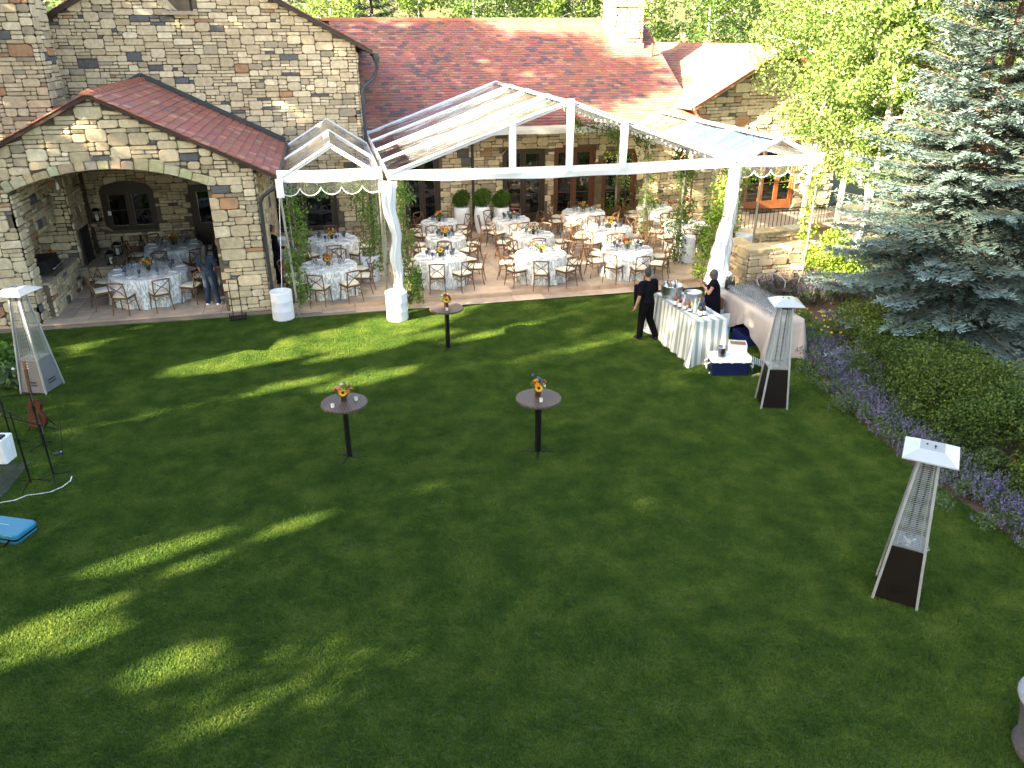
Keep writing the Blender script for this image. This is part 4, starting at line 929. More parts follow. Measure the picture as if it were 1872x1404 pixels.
def wood_mat():
    m = bpy.data.materials.new('plank_top'); m.use_nodes = True; nt = m.node_tree; p = nt.nodes['Principled BSDF']; p.inputs['Roughness'].default_value = .42
    tc = _n(nt, 'ShaderNodeTexCoord'); w_ = _n(nt, 'ShaderNodeTexWave'); w_.inputs['Scale'].default_value = 6; w_.inputs['Distortion'].default_value = 4; w_.inputs['Detail'].default_value = 3; w_.inputs['Detail Scale'].default_value = 3
    cr = _n(nt, 'ShaderNodeValToRGB'); cr.color_ramp.elements[0].color = (.045, .03, .024, 1); cr.color_ramp.elements[1].color = (.11, .072, .055, 1)
    nt.links.new(tc.outputs['Object'], w_.inputs['Vector']); nt.links.new(w_.outputs['Fac'], cr.inputs[0]); nt.links.new(cr.outputs[0], p.inputs['Base Color']); return m
WOODTOP = wood_mat()
cocktail(-.1, 12.08, 'round dark wood cocktail table, front left cocktail table of the lawn', ('orange', 'white', 'blue', 'red', 'peach'), 1, 71, [(-.19, -.16), (.2, .02)], rz=.2)
cocktail(3.13, 11.5, 'round dark wood cocktail table, front right cocktail table of the lawn', ('blue', 'red', 'yellow', 'orange', 'white'), 1, 73, [(.0, -.17)], tall=.12, rz=.5)
cocktail(2.35, 16.75, 'round dark wood cocktail table, rear cocktail table near the patio step', ('yellow', 'red', 'white', 'purple'), 1, 75, [(-.02, -.2)], rz=.4, h=1.0)
# ------------------------------------------------------------------ patio heaters
def heater(x, y, rz, label, pm, b=.5, ptop=.78, H_=2.2, cap=.68, capm=None):
    t = tag(empty('patio_heater', (x, y, 0), rz), label, 'patio heater', 'pyramid patio heaters on the lawn')
    tp = .21; hw_ = lambda z: (b + (tp - b) * z / 2.02) / 2
    z0, z1 = .04, ptop; a, c = hw_(z0) - .008, hw_(z1) - .008
    for k in range(4):
        rot = Matrix.Rotation(k * pi / 2, 3, 'Z'); v = [rot @ Vector(p) for p in ((-a, -a, z0), (a, -a, z0), (c, -c, z1), (-c, -c, z1))]
        inn = [p * 1 for p in v]; inn = [Vector((p.x * .96, p.y * .96, p.z)) for p in v]
        m_ = MB(); m_.add(v + inn, [(0, 1, 2, 3), (7, 6, 5, 4), (0, 4, 5, 1), (3, 2, 6, 7)]); pn = obj('side_panel', m_, pm, t)
        vt = MB()
        for r_ in range(2):
            for i in range(7):
                zz = .2 + r_ * .06; w_ = hw_(zz); px = (-.1 + i * .033) ; p = rot @ Vector((px, -w_ - .001, zz)); vt.box(p, (.012, .006, .03), rot=rot @ Matrix.Rotation(.5, 3, 'Y'))
        obj('vent_slots', vt, BLACK, pn)
    obj('burner_deck', MB().box((0, 0, z1 + .005), (2 * c, 2 * c, .02)).lathe([(.075, 0), (.075, .05), (.05, .07)], (0, 0, z1 + .01), 14), METALG, t)
    for sx in (-1, 1):
        for sy in (-1, 1):
            m_ = MB(); A_ = Vector((sx * hw_(0), sy * hw_(0), 0)); B_ = Vector((sx * hw_(2.04), sy * hw_(2.04), 2.04)); m_.bar(A_, B_, .032, .032); obj('corner_post', m_, METAL, t)
    for k in range(4):
        rot = Matrix.Rotation(k * pi / 2, 3, 'Z'); m_ = MB(); n = 46
        for i in range(n):
            z = z1 + .04 + (1.98 - z1) * i / (n - 1); w_ = hw_(z) - .012; m_.bar(rot @ Vector((-w_, -w_, z)), rot @ Vector((w_, -w_, z)), .0055)
        for f in (-.33, .33): m_.bar(rot @ Vector((2 * hw_(z1) * f, -hw_(z1) + .006, z1)), rot @ Vector((2 * hw_(2) * f, -hw_(2) + .006, 2.0)), .006)
        g_ = obj('wire_guard', m_, METAL, t)
    obj('glass_tube', MB().lathe([(.055, z1 + .06), (.055, 1.98)], n=16, cap=False), GLASS, t, smooth=True)
    obj('neck', MB().box((0, 0, 2.05), (.24, .24, .07)), BLACK, t)
    q = cap / 2; m_ = MB(); m_.add([(-q, -q, 2.1), (q, -q, 2.1), (q, q, 2.1), (-q, q, 2.1), (-q, -q, 2.115), (q, -q, 2.115), (q, q, 2.115), (-q, q, 2.115), (-q * .45, -q * .45, 2.2), (q * .45, -q * .45, 2.2), (q * .45, q * .45, 2.2), (-q * .45, q * .45, 2.2)],
        [(3, 2, 1, 0), (0, 1, 5, 4), (1, 2, 6, 5), (2, 3, 7, 6), (3, 0, 4, 7), (4, 5, 9, 8), (5, 6, 10, 9), (6, 7, 11, 10), (7, 4, 8, 11), (8, 9, 10, 11)]); ct = obj('reflector_cap', m_, capm or METAL, t)
    obj('bolts', MB().box((.03, 0, 2.204), (.025, .025, .01)).box((-.06, .02, 2.204), (.02, .02, .01)).box((.03, -.05, 2.204), (.015, .015, .01)), BLACK, ct)
    m_ = MB(); m_.tube([(hw_(1.0) + .02, -.1, .8), (hw_(1) + .06, 0, .78), (hw_(1.0) + .02, .1, .8)], .008, 5); obj('handle', m_, METAL, t)
    return t
CAPM = mat('polished_cap', (.55, .57, .58), rough=.3, metal=.5, var=.04)
heater(6.74, 6.78, radians(-42), 'tall pyramid patio heater with dark panels at the lower right of the lawn', BLACKP, b=.52, ptop=.82, cap=.6, capm=CAPM)
heater(8.12, 12.3, radians(-17), 'pyramid patio heater with dark panels beside the linen table', BLACKP, b=.5, ptop=.82, cap=.56, capm=CAPM)
heater(-6.18, 16.42, radians(-20) , 'silver-grey pyramid patio heater at the left edge near the arch', mat('grey_panel', (.16, .17, .2), rough=.4, metal=.3, var=.06), b=.56, ptop=.72, cap=.66, capm=METAL)

# ------------------------------------------------------------------ people
def cap(mb, p, q, r0, r1, n=12):
    p, q = Vector(p), Vector(q); d = (q - p).normalized(); M = d.to_track_quat('Z', 'Y').to_matrix(); L_ = (q - p).length
    prof = [(max(1e-4, r0 * sin(t)), -r0 * cos(t)) for t in (.0, .5, 1.0, 1.57)] + [(max(1e-4, r1 * cos(t)), L_ + r1 * sin(t)) for t in (0, .5, 1.0, 1.57)]
    return mb.lathe(prof, p, n, M=M)
def remesh(o, vox, sm=3):
    m = o.modifiers.new('voxel', 'REMESH'); m.mode = 'VOXEL'; m.voxel_size = vox; m.use_smooth_shade = True
    s = o.modifiers.new('soften', 'SMOOTH'); s.factor = .5; s.iterations = sm; return o
def person(label, x, y, z, rz, J, hair, hairstyle, clothes, shoes, h=1.72):
    """J: joints in metres for a 1.72 m body; x right, y forward"""
    k = h / 1.72; t = empty('person', (x, y, z), rz); t.scale = (k, k, k); tag(t, label, 'person')
    D = dict(hip=(0, 0, .93), neck=(0, .0, 1.42), head=(0, .03, 1.6), sl=(-.19, 0, 1.38), sr=(.19, 0, 1.38), el=(-.25, -.03, 1.1), er=(.25, -.03, 1.1), wl=(-.25, .08, .86), wr=(.25, .08, .86), kl=(-.1, .03, .5), kr=(.1, .03, .5), al=(-.11, 0, .08), ar=(.11, 0, .08), hl=(-.09, 0, .9), hr=(.09, 0, .9), chest=(0, 0, 1.22), waist=(0, .0, 1.05))
    D.update(J); D = {a: Vector(b) for a, b in D.items()}
    B = MB()
    B.ell(D['hip'], (.165, .115, .13)); B.ell(D['waist'], (.135, .1, .15)); B.ell(D['chest'], (.165, .115, .2)); cap(B, D['sl'], D['sr'], .062, .062); cap(B, D['neck'] - Vector((0, 0, .06)), D['head'] - Vector((0, .02, .06)), .06, .052)
    hd = D['head']; B.ell(hd + Vector((0, 0, .01)), (.075, .092, .112)); B.ell(hd + Vector((0, .035, -.06)), (.052, .052, .055)); B.ell(hd + Vector((0, .1, -.015)), (.012, .018, .024)); B.ell(hd + Vector((0, .088, -.055)), (.022, .01, .008))
    for s in (-1, 1): B.ell(hd + Vector((s * .077, -.002, -.01)), (.01, .018, .028)); B.ell(hd + Vector((s * .03, .084, .012)), (.014, .008, .008))
    for s, a, b, c in ((-1, 'sl', 'el', 'wl'), (1, 'sr', 'er', 'wr')):
        cap(B, D[a], D[b], .05, .038); cap(B, D[b], D[c], .039, .026)
        d = (D[c] - D[b]).normalized(); side = d.cross(Vector((0, 1, 0)) if abs(d.y) < .8 else Vector((1, 0, 0))).normalized(); up_ = side.cross(d)
        pc = D[c] + d * .055; cap(B, D[c], pc, .026, .036)
        for i, (o_, l_) in enumerate(((-.03, .062), (-.01, .075), (.011, .07), (.031, .055))):
            b0 = pc + side * o_ + d * .02; b1 = b0 + d * l_ * .55 + up_ * .006; b2 = b1 + d * l_ * .4 + up_ * .022; cap(B, b0, b1, .0105, .0095, 8); cap(B, b1, b2, .0095, .0085, 8)
        cap(B, D[c] + d * .03 + side * .03 * -s, D[c] + d * .085 + side * -.052 * s + up_ * .01, .013, .01, 8)
    for a, b, c in (('hl', 'kl', 'al'), ('hr', 'kr', 'ar')):
        cap(B, D[a], D[b], .088, .06); cap(B, D[b], D[c], .058, .036); cap(B, D[c] - Vector((0, .03, .03)), D[c] + Vector((0, .13, -.045)), .036, .03)
    remesh(obj('body', B, SKIN, t), .011, 2)
    g = .016
    for nm, m, parts, vox in clothes:
        C = MB()
        for p in parts:
            if p == 'torso': C.ell(D['hip'] + Vector((0, 0, .03)), (.175 + g, .125 + g, .12)); C.ell(D['waist'], (.145 + g, .112 + g, .16)); C.ell(D['chest'], (.172 + g, .122 + g, .2 + g)); cap(C, D['sl'], D['sr'], .066 + g, .066 + g)
            if p == 'skirt':
                C.ell(D['hip'], (.185 + g, .14 + g, .14)); C.lathe([(.15, .35), (.2, 0), (.23, -.35), (.235, -.42)], D['hip'], 16)
            if p == 'sleeves':
                for a, b in (('sl', 'el'), ('sr', 'er')): cap(C, D[a], D[a].lerp(D[b], .75), .06 + g, .055 + g)
            if p == 'longsleeves':
                for a, b, c in (('sl', 'el', 'wl'), ('sr', 'er', 'wr')): cap(C, D[a], D[b], .058 + g, .045 + g); cap(C, D[b], D[c], .044 + g, .034 + g)
            if p == 'legs':
                C.ell(D['hip'], (.17 + g, .125 + g, .13))
                for a, b, c in (('hl', 'kl', 'al'), ('hr', 'kr', 'ar')): cap(C, D[a], D[b], .095 + g, .07 + g); cap(C, D[b], D[c] + Vector((0, 0, .02)), .07 + g, .058 + g)
        remesh(obj(nm, C, m, t), vox, 3)
    S_ = MB()
    for a in ('al', 'ar'): cap(S_, D[a] + Vector((0, -.04, -.04)), D[a] + Vector((0, .14, -.042)), .044, .038); S_.box(D[a] + Vector((0, .05, -.068)), (.08, .24, .02))
    remesh(obj('shoes', S_, shoes, t), .012, 2)
    Hh = MB()
    if hairstyle == 'short': Hh.ell(hd + Vector((0, -.014, .022)), (.083, .094, .11)); Hh.ell(hd + Vector((0, -.05, -.03)), (.068, .045, .06))
    elif hairstyle == 'bob': Hh.ell(hd + Vector((0, -.015, .025)), (.098, .108, .118)); Hh.ell(hd + Vector((0, -.055, -.06)), (.085, .06, .085)); Hh.ell(hd + Vector((-.065, -.01, -.05)), (.03, .055, .075)); Hh.ell(hd + Vector((.065, -.01, -.05)), (.03, .055, .075))
    else: Hh.ell(hd + Vector((0, -.018, .02)), (.095, .105, .12)); cap(Hh, hd + Vector((0, -.06, -.03)), hd + Vector((0, -.12, -.36)), .085, .075)
    remesh(obj('hair', Hh, hair, t), .01, 2)
    return t, D
man, Dm = person('man in black T-shirt and trousers seen from behind, carrying a jacket, by the striped bar', 7.02, 16.2, 0, radians(18), dict(kr=(.13, .02, .5), ar=(.22, -.12, .1), kl=(-.09, .05, .5), al=(-.09, .08, .08), hr=(.09, 0, .9), el=(-.27, -.04, 1.12), wl=(-.31, .02, .88), er=(.26, .02, 1.13), wr=(.22, .2, 1.0), head=(-.02, .04, 1.61)), HAIRB, 'short', [('t_shirt', CLB, ['torso', 'sleeves'], .014), ('trousers', mat('black_trousers', (.003, .003, .004), rough=.95, spec=.1, bump=.4, bs=12), ['legs'], .014)], BLACK, h=1.76)
j = MB(); cap(j, (-.24, .1, 1.3), (-.24, .13, .84), .075, .03); j.ell((-.2, .08, 1.22), (.1, .1, .14)); remesh(obj('jacket', j, CLB, man), .014, 3)
ht, _ = person('bartender with short grey hair and sleeveless black dress, hands raised, behind the striped bar', 8.72, 16.25, 0, radians(62), dict(sl=(-.17, 0, 1.33), sr=(.17, 0, 1.33), el=(-.24, .1, 1.12), wl=(-.1, .27, 1.3), er=(.25, .1, 1.12), wr=(.08, .28, 1.3), head=(0, .04, 1.54), neck=(0, 0, 1.37)), HAIRG, 'bob', [('dress', CLB, ['torso', 'skirt'], .014)], BLACK, h=1.66)
person('woman with long dark hair in a navy jumpsuit and white sneakers under the arch', -3.3, 20.95, .13, radians(-25), dict(er=(.26, .05, 1.12), wr=(.12, .24, 1.05), kl=(-.11, .0, .5), al=(-.13, -.03, .08), kr=(.1, .03, .5), ar=(.14, .05, .08)), HAIRD, 'long', [('jumpsuit', DENIM, ['torso', 'sleeves', 'legs'], .014)], WHITEP, h=1.62)
person('person in a black top and loose grey trousers half hidden by the arch pillar', -2.98, 21.45, .13, radians(140), dict(el=(-.27, .0, 1.1), wl=(-.2, .2, 1.02)), HAIRD, 'short', [('top', CLB, ['torso', 'sleeves'], .014), ('trousers', GREYC, ['legs'], .014)], WHITEP, h=1.7)
person('person in long black clothes standing in the gap beside the pier downpipe', -1.72, 22.6, .13, radians(-60), dict(wr=(.15, .25, 1.05)), HAIRD, 'short', [('long_black_dress', CLB, ['torso', 'skirt', 'longsleeves', 'legs'], .014)], BLACK, h=1.7)

# ------------------------------------------------------------------ bar
def rect_cloth(x0, x1, y0, y1, h, rz_c, stripes=None, name='bar', flare=.06, seed=1, hang=1.0, corners=None, m_=None):
    """cloth over a rectangular table with folds; corners flare outwards"""
    rr = random.Random(seed); mb = MB(); L = []; w_, d_ = x1 - x0, y1 - y0; n1, n2 = int(w_ * 34), int(d_ * 34)
    for i in range(n1): L.append((x0 + w_ * i / n1, y0, 0, -1, i / n1))
    for i in range(n2): L.append((x1, y0 + d_ * i / n2, 1, 0, i / n2))
    for i in range(n1): L.append((x1 - w_ * i / n1, y1, 0, 1, i / n1))
    for i in range(n2): L.append((x0, y1 - d_ * i / n2, -1, 0, i / n2))
    N_ = len(L); ph_ = rr.uniform(0, 6); rows = 9
    for j in range(rows + 1):
        t = j / rows
        for k, (x, y, nx, ny, u) in enumerate(L):
            e = min(u, 1 - u); c = max(0, 1 - e / .12); f = flare * t * (.5 + .5 * sin(k * .42 + ph_ + 1.3 * sin(k * .11))) + .16 * t * c * c * flare / .06 + .02 * t
            dx, dy = nx, ny
            if u < .12: pn = L[(k - 8) % N_]; dx, dy = nx * .7 + pn[2] * .7 * c, ny * .7 + pn[3] * .7 * c
            zz = h - (h - .015) * t * hang + (0 if hang >= 1 else .04 * t * sin(k * .09 + ph_)); mb.v.append((x + dx * f, y + dy * f, max(zz, .012)))
    for j in range(rows):
        for k in range(N_): a = j * N_ + k; b = j * N_ + (k + 1) % N_; mb.f.append((a, a + N_, b + N_, b)); mb.c.append(None)
    mb.f.append(tuple(range(N_))); mb.c.append(None); return mb
def stripe_mat():
    m = bpy.data.materials.new('striped_cloth'); m.use_nodes = True; nt = m.node_tree; p = nt.nodes['Principled BSDF']; p.inputs['Roughness'].default_value = .85
    tc = _n(nt, 'ShaderNodeTexCoord'); sp = _n(nt, 'ShaderNodeSeparateXYZ'); ge = _n(nt, 'ShaderNodeNewGeometry'); sn_ = _n(nt, 'ShaderNodeSeparateXYZ')
    vt = _n(nt, 'ShaderNodeVectorTransform'); vt.vector_type = 'NORMAL'; vt.convert_from = 'WORLD'; vt.convert_to = 'OBJECT'
    nt.links.new(tc.outputs['Object'], sp.inputs[0]); nt.links.new(ge.outputs['Normal'], vt.inputs[0]); nt.links.new(vt.outputs[0], sn_.inputs[0])
    ab = _n(nt, 'ShaderNodeMath', operation='ABSOLUTE'); nt.links.new(sn_.outputs['X'], ab.inputs[0])
    gt_ = _n(nt, 'ShaderNodeMath', operation='GREATER_THAN'); gt_.inputs[1].default_value = .75; nt.links.new(ab.outputs[0], gt_.inputs[0])
    mx = _n(nt, 'ShaderNodeMix'); mx.data_type = 'FLOAT'; nt.links.new(gt_.outputs[0], mx.inputs[0]); nt.links.new(sp.outputs['X'], mx.inputs[2]); nt.links.new(sp.outputs['Y'], mx.inputs[3])
    mm = _n(nt, 'ShaderNodeMath', operation='MULTIPLY'); mm.inputs[1].default_value = 1 / .185; nt.links.new(mx.outputs[0], mm.inputs[0])
    fr = _n(nt, 'ShaderNodeMath', operation='FRACT'); nt.links.new(mm.outputs[0], fr.inputs[0]); lt = _n(nt, 'ShaderNodeMath', operation='LESS_THAN'); lt.inputs[1].default_value = .48; nt.links.new(fr.outputs[0], lt.inputs[0])
    cm = _n(nt, 'ShaderNodeMix'); cm.data_type = 'RGBA'; cm.inputs[6].default_value = (.6, .62, .63, 1); cm.inputs[7].default_value = (.26, .31, .28, 1); nt.links.new(lt.outputs[0], cm.inputs[0]); nt.links.new(cm.outputs[2], p.inputs['Base Color']); return m
BRZ = radians(3)
bt = tag(empty('bar_table', (7.75, 15.55, 0), BRZ), 'high rectangular bar table under a green and white striped cloth on the lawn', 'table')
obj('tabletop', MB().box((0, 0, 1.0), (.7, 2.1, .03)), WOODD, bt)
for sx in (-1, 1):
    for sy in (-1, 1): obj('leg', MB().bar((sx * .3, sy * .95, 0), (sx * .3, sy * .95, .98), .04), METALG, bt)
bc = obj('tablecloth', rect_cloth(-.37, .37, -1.08, 1.08, 1.025, 0, seed=4, flare=.06), stripe_mat(), smooth=False, loc=(7.75, 15.55, 0)); bc.rotation_euler = (0, 0, BRZ); tag(bc, 'sage and white striped cloth over the bar table', 'tablecloth')
BZ = 1.027
def tub(x, y, z, r, h, label, bottles=True, name='drinks_tub'):
    t = tag(empty(name, (x, y, z)), label, 'tub'); obj('tub_body', MB().lathe([(r * .8, 0), (r * .86, h * .3), (r * .9, h * .33), (r * .9, h * .38), (r, h), (r * 1.03, h + .01), (r * .97, h), (r * .8, .03), (.001, .03)], n=26, cap=False), METALG, t, smooth=True)
    for s in (-1, 1): obj('handle', MB().tube([(s * r * .97, -.05, h * .85), (s * r * 1.12, 0, h * .8), (s * r * .97, .05, h * .85)], .008, 5), METALG, t)
    o = obj('ice', MB().ell((0, 0, h * .75), (r * .9, r * .9, h * .16), 16, 6), mat('ice', (.75, .8, .84), rough=.2, bump=1, bs=40), t); return t
tub(7.62, 16.2, BZ, .26, .3, 'large galvanised tub of iced bottles on the far end of the striped bar')
tub(7.95, 15.75, BZ, .2, .24, 'smaller metal tub behind the bottles in the middle of the striped bar')
def bottle_mesh(r, h, nk=.013):
    return MB().lathe([(r * .9, 0), (r, .01), (r, h * .58), (r * .8, h * .66), (nk, h * .78), (nk, h * .94), (nk * 1.15, h * .95), (nk * 1.15, h), (.001, h)], n=12, cap=False)
def bottle(x, y, z, r, h, c, label, lab=(.8, .8, .78), group=None, glass=True, capc=None, rough=.08):
    t = tag(empty('bottle', (x, y, z)), label, 'bottle', group); obj('glass_body', bottle_mesh(r, h), mat('bottle_%.2f_%.2f_%.2f' % c, c, rough=rough, var=.03, spec=.7), t, smooth=True)
    if lab: obj('label', MB().lathe([(r * 1.02, h * .14), (r * 1.02, h * .42)], n=12, cap=False), mat('label_%.1f_%.1f_%.1f' % lab, lab, rough=.7), t)
    if capc: obj('cap', MB().lathe([(.016, h * .9), (.016, h + .004), (.001, h + .004)], n=8), mat('cap_%.1f_%.1f_%.1f' % capc, capc, rough=.4), t)
    return t
WB = (.012, .016, .01)
g1 = 'dark wine bottles at the near end of the striped bar'
for i, (dx, dy) in enumerate(((0, 0), (.09, .01), (.02, .1), (.11, .1))): bottle(7.68 + dx, 14.78 + dy, BZ, .038, .3, WB, 'dark wine bottle with white label at the near end of the striped bar', group=g1)
for i, (dx, dy, c, l, h) in enumerate(((.0, .28, (.75, .8, .8), 'clear spirit bottle', .3), (.1, .25, (.02, .22, .03), 'green spirit bottle', .3), (.19, .27, (.03, .08, .5), 'blue spirit bottle', .31), (.05, .4, (.7, .45, .06), 'amber liqueur bottle', .29), (.16, .4, (.6, .7, .72), 'clear tonic bottle', .27), (-.04, .38, (.65, .66, .3), 'pale yellow juice bottle', .25), (.12, .5, (.04, .3, .08), 'small green mixer bottle', .24))):
    bottle(7.68 + dx, 14.78 + dy, BZ, .036, h, c, l + ' in the cluster nearest the front of the striped bar')
for i, (dx, dy, c, l, h) in enumerate(((0, 0, (.02, .02, .025), 'squat black-labelled bottle', .2), (-.06, .13, (.3, .1, .03), 'brown whiskey bottle', .27), (-.1, .28, (.12, .02, .015), 'dark red vermouth bottle', .32), (-.02, .24, (.7, .72, .8), 'clear vodka bottle', .32), (-.15, .42, (.25, .05, .02), 'tall reddish-brown bottle', .33), (.06, .18, (.35, .14, .03), 'small amber bottle', .24))):
    bottle(7.58 + dx, 15.12 + dy, BZ, .037, h, c, l + ' in the left cluster on the striped bar')
for i in range(9):
    a = i * .7; o = bottle(7.62 + .13 * cos(a) * (1 if i % 2 else .5), 16.2 + .13 * sin(a) * (1 if i % 2 else .5), BZ + .16, .035, .26, [(.2, .1, .02), WB, (.7, .7, .7)][i % 3], ['amber', 'dark', 'foil-necked pale'][i % 3] + ' bottle standing in the ice of the large tub', lab=None, group='bottles in the large tub')
    o.rotation_euler = (.25 * sin(a), .25 * cos(a), 0)
tongs = tag(obj('tongs', MB().bar((8.0, 14.95, BZ + .01), (8.12, 15.15, BZ + .02), .012).bar((8.05, 14.93, BZ + .01), (8.1, 15.16, BZ + .03), .012), METAL), 'metal bar tongs lying on the right side of the striped bar', 'tongs')
# linen glass table
LT = (9.62, 15.55); LRZ = radians(0)
lt_ = tag(empty('linen_table', (*LT, 0)), 'long table under a pale linen cloth covered with wine glasses, right of the bar', 'table')
obj('tabletop', MB().box((0, 0, .9), (.72, 2.3, .03)), WOODD, lt_)
for sx in (-1, 1):
    for sy in (-1, 1): obj('leg', MB().bar((sx * .3, sy * 1.0, 0), (sx * .3, sy * 1.0, .89), .035), METALG, lt_)
lcm = rect_cloth(-.38, .38, -1.2, 1.2, .925, 0, seed=9, flare=.05)
# one side is gathered up in swags
for i, v in enumerate(lcm.v):
    x, y, z = v
    if x < -.36 and z < .9:
        s = max(0, 1 - abs(y + .1) / .95); lcm.v[i] = (x - .02, y, z + (.925 - z) * .55 * s)
lcl = obj('tablecloth', lcm, LINEN, smooth=True, loc=(*LT, 0)); tag(lcl, 'pale linen cloth swagged over the glass-covered table', 'tablecloth')
wg = MB().lathe([(.032, 0), (.005, .008), (.005, .08), (.03, .105), (.038, .14), (.032, .19), (.03, .19)], n=8, cap=False).mesh('wine_glass'); wg.materials.append(GLASS)
for i in range(22):
    for k in range(8):
        if R.random() < .08: continue
        tag(obj('wine_glass', wg, None, loc=(LT[0] - .3 + k * .085 + R.uniform(-.01, .01), LT[1] - .9 + i * .093 + R.uniform(-.01, .01), .927)), 'clear wine glass in the dense rows on the pale linen table', 'glass', 'wine glasses in rows on the linen table')
for k in range(5): bottle(9.35 + (k % 3) * .075, 16.72 + (k // 3) * .08, .927, .037, .31, WB, 'dark wine bottle at the far end of the linen table', group='dark wine bottles at the far end of the linen table', lab=None)
def crate(name, x, y, z, d, c, label, cat, rz=0, parts=None):
    t = tag(empty(name, (x, y, z), rz), label, cat); w_, l_, h_ = d; th = .015; m_ = MB()
    m_.box((0, 0, th / 2), (w_, l_, th)); m_.box((-w_ / 2 + th / 2, 0, h_ / 2 + th), (th, l_, h_)); m_.box((w_ / 2 - th / 2, 0, h_ / 2 + th), (th, l_, h_)); m_.box((0, -l_ / 2 + th / 2, h_ / 2 + th), (w_ - 2 * th, th, h_)); m_.box((0, l_ / 2 - th / 2, h_ / 2 + th), (w_ - 2 * th, th, h_))
    obj('box_body', m_, mat('mat_' + name, c, rough=.7), t); return t
c1 = crate('cardboard_box', 8.95, 16.7, .5, (.42, .42, .26), (.16, .07, .035), 'brown wooden crate behind the bartender', 'crate')
c2 = crate('storage_bin', 9.0, 16.35, 0, (.45, .4, .5), (.7, .74, .78), 'white plastic bin on the grass between the bar and the linen table', 'bin')
c3 = crate('cooler_bag', 8.75, 15.75, 0, (.3, .3, .35), (.03, .25, .5), 'light blue cooler bag behind the striped bar', 'bag')
c4 = crate('storage_crate', 9.35, 15.5, 0, (.5, .6, .25), (.01, .02, .12), 'dark blue crate under the linen table', 'crate')
# cooler, bucket, glass crate
CRZ = radians(-12); ck = tag(empty('cooler', (8.02, 13.92, 0), CRZ), 'large navy ice chest with white lid on the lawn in front of the bar', 'cooler')
def rbox(mb, cx, cy, z0, z1, w_, d_, r, taper=1.):
    pts = []
    for sx, sy, a0 in ((1, 1, 0), (-1, 1, 1), (-1, -1, 2), (1, -1, 3)):
        for i in range(4): a = (a0 + i / 3) * pi / 2; pts.append((sx * (w_ / 2 - r) + r * cos(a), sy * (d_ / 2 - r) + r * sin(a)))
    n = len(pts); mb.add([(cx + x * taper, cy + y * taper, z0) for x, y in pts] + [(cx + x, cy + y, z1 - r * .3) for x, y in pts] + [(cx + x * .97, cy + y * .95, z1) for x, y in pts], [(i, (i + 1) % n, n + (i + 1) % n, n + i) for i in range(n)] + [(n + i, n + (i + 1) % n, 2 * n + (i + 1) % n, 2 * n + i) for i in range(n)] + [tuple(range(2 * n, 3 * n)), tuple(range(n - 1, -1, -1))]); return mb
obj('body', rbox(MB(), 0, 0, 0, .33, .84, .42, .05, .93), mat('navy_plastic', (.004, .009, .05), rough=.35, var=.05), ck)
obj('rim', rbox(MB(), 0, 0, .33, .355, .86, .44, .05), WHITEP, ck); obj('lid', rbox(MB(), 0, 0, .358, .43, .87, .45, .05), WHITEP, ck)
obj('handle', MB().tube([(-.43, -.1, .3), (-.5, -.1, .26), (-.5, -.1, .16), (-.46, .1, .16), (-.5, .1, .26), (-.43, .1, .3)], .014, 6), WHITEP, ck)
obj('handle', MB().tube([(.43, -.1, .3), (.5, -.1, .26), (.5, -.1, .16), (.5, .1, .16), (.5, .1, .26), (.43, .1, .3)], .014, 6), WHITEP, ck)
for q in (-.25, 0, .25): obj('latch', MB().box((q, -.222, .34), (.05, .02, .04)), WHITEP, ck)
obj('drain_plug', MB().box((-.43, -.12, .06), (.02, .03, .03)), WHITEP, ck)
bk = tag(empty('ice_bucket', (7.8, 13.86, .432)), 'dark metal ice bucket standing on the cooler lid', 'bucket'); obj('bucket_body', MB().lathe([(.075, 0), (.1, .22), (.106, .225), (.1, .22), (.09, .1), (.07, .02), (.001, .02)], n=20, cap=False), mat('pewter', (.22, .22, .22), rough=.35, metal=1), bk, smooth=True); obj('rim', MB().tube([(.104 * cos(a / 16 * 2 * pi), .104 * sin(a / 16 * 2 * pi), .222) for a in range(17)], .006, 5), METAL, bk)
gc = crate('glass_crate', 8.24, 14.02, .432, (.36, .3, .2), (.74, .78, .8), 'white divided box standing on the right half of the cooler lid', 'box', rz=radians(-22))
dm = MB()
for i in range(5): dm.box((-.15 + i * .06 + .03, 0, .12), (.004, .27, .18))
for i in range(4): dm.box((0, -.1 + i * .06, .12), (.33, .004, .18))
obj('divider', dm, mat('cardboard', (.4, .24, .13), rough=.9), gc)
lm = MB()
for i in range(4):
    for k in range(4): lm.box((.181, -.07 + i * .035, .06 + k * .03), (.004, .018, .014))
obj('vent_holes', lm, GREYC, gc)
rk = tag(empty('wire_rack', (8.62, 13.95, 0), radians(-15)), 'small ribbed metal rack leaning against the right end of the cooler', 'rack')
for i in range(7): obj('rung', MB().bar((-.1 + i * .045, -.12, .24 - i * .02), (-.06 + i * .045, .14, .3 - i * .02), .02, .01), METALG, rk)
obj('rack_leg', MB().tube([(-.1, -.12, .24), (-.02, -.12, 0)], .01, 5), METALG, rk); obj('rack_leg', MB().tube([(.17, -.12, .12), (.2, -.12, 0)], .01, 5), METALG, rk)
yb = tag(empty('drill', (8.58, 13.62, 0), .4), 'small yellow and grey tool lying on the grass right of the cooler', 'tool'); obj('tool_body', MB().box((0, 0, .03), (.1, .06, .05)), mat('yellow_plastic', (.7, .45, .02), rough=.5), yb); obj('tool_body', MB().box((-.12, .01, .03), (.12, .05, .045)), METALG, yb)
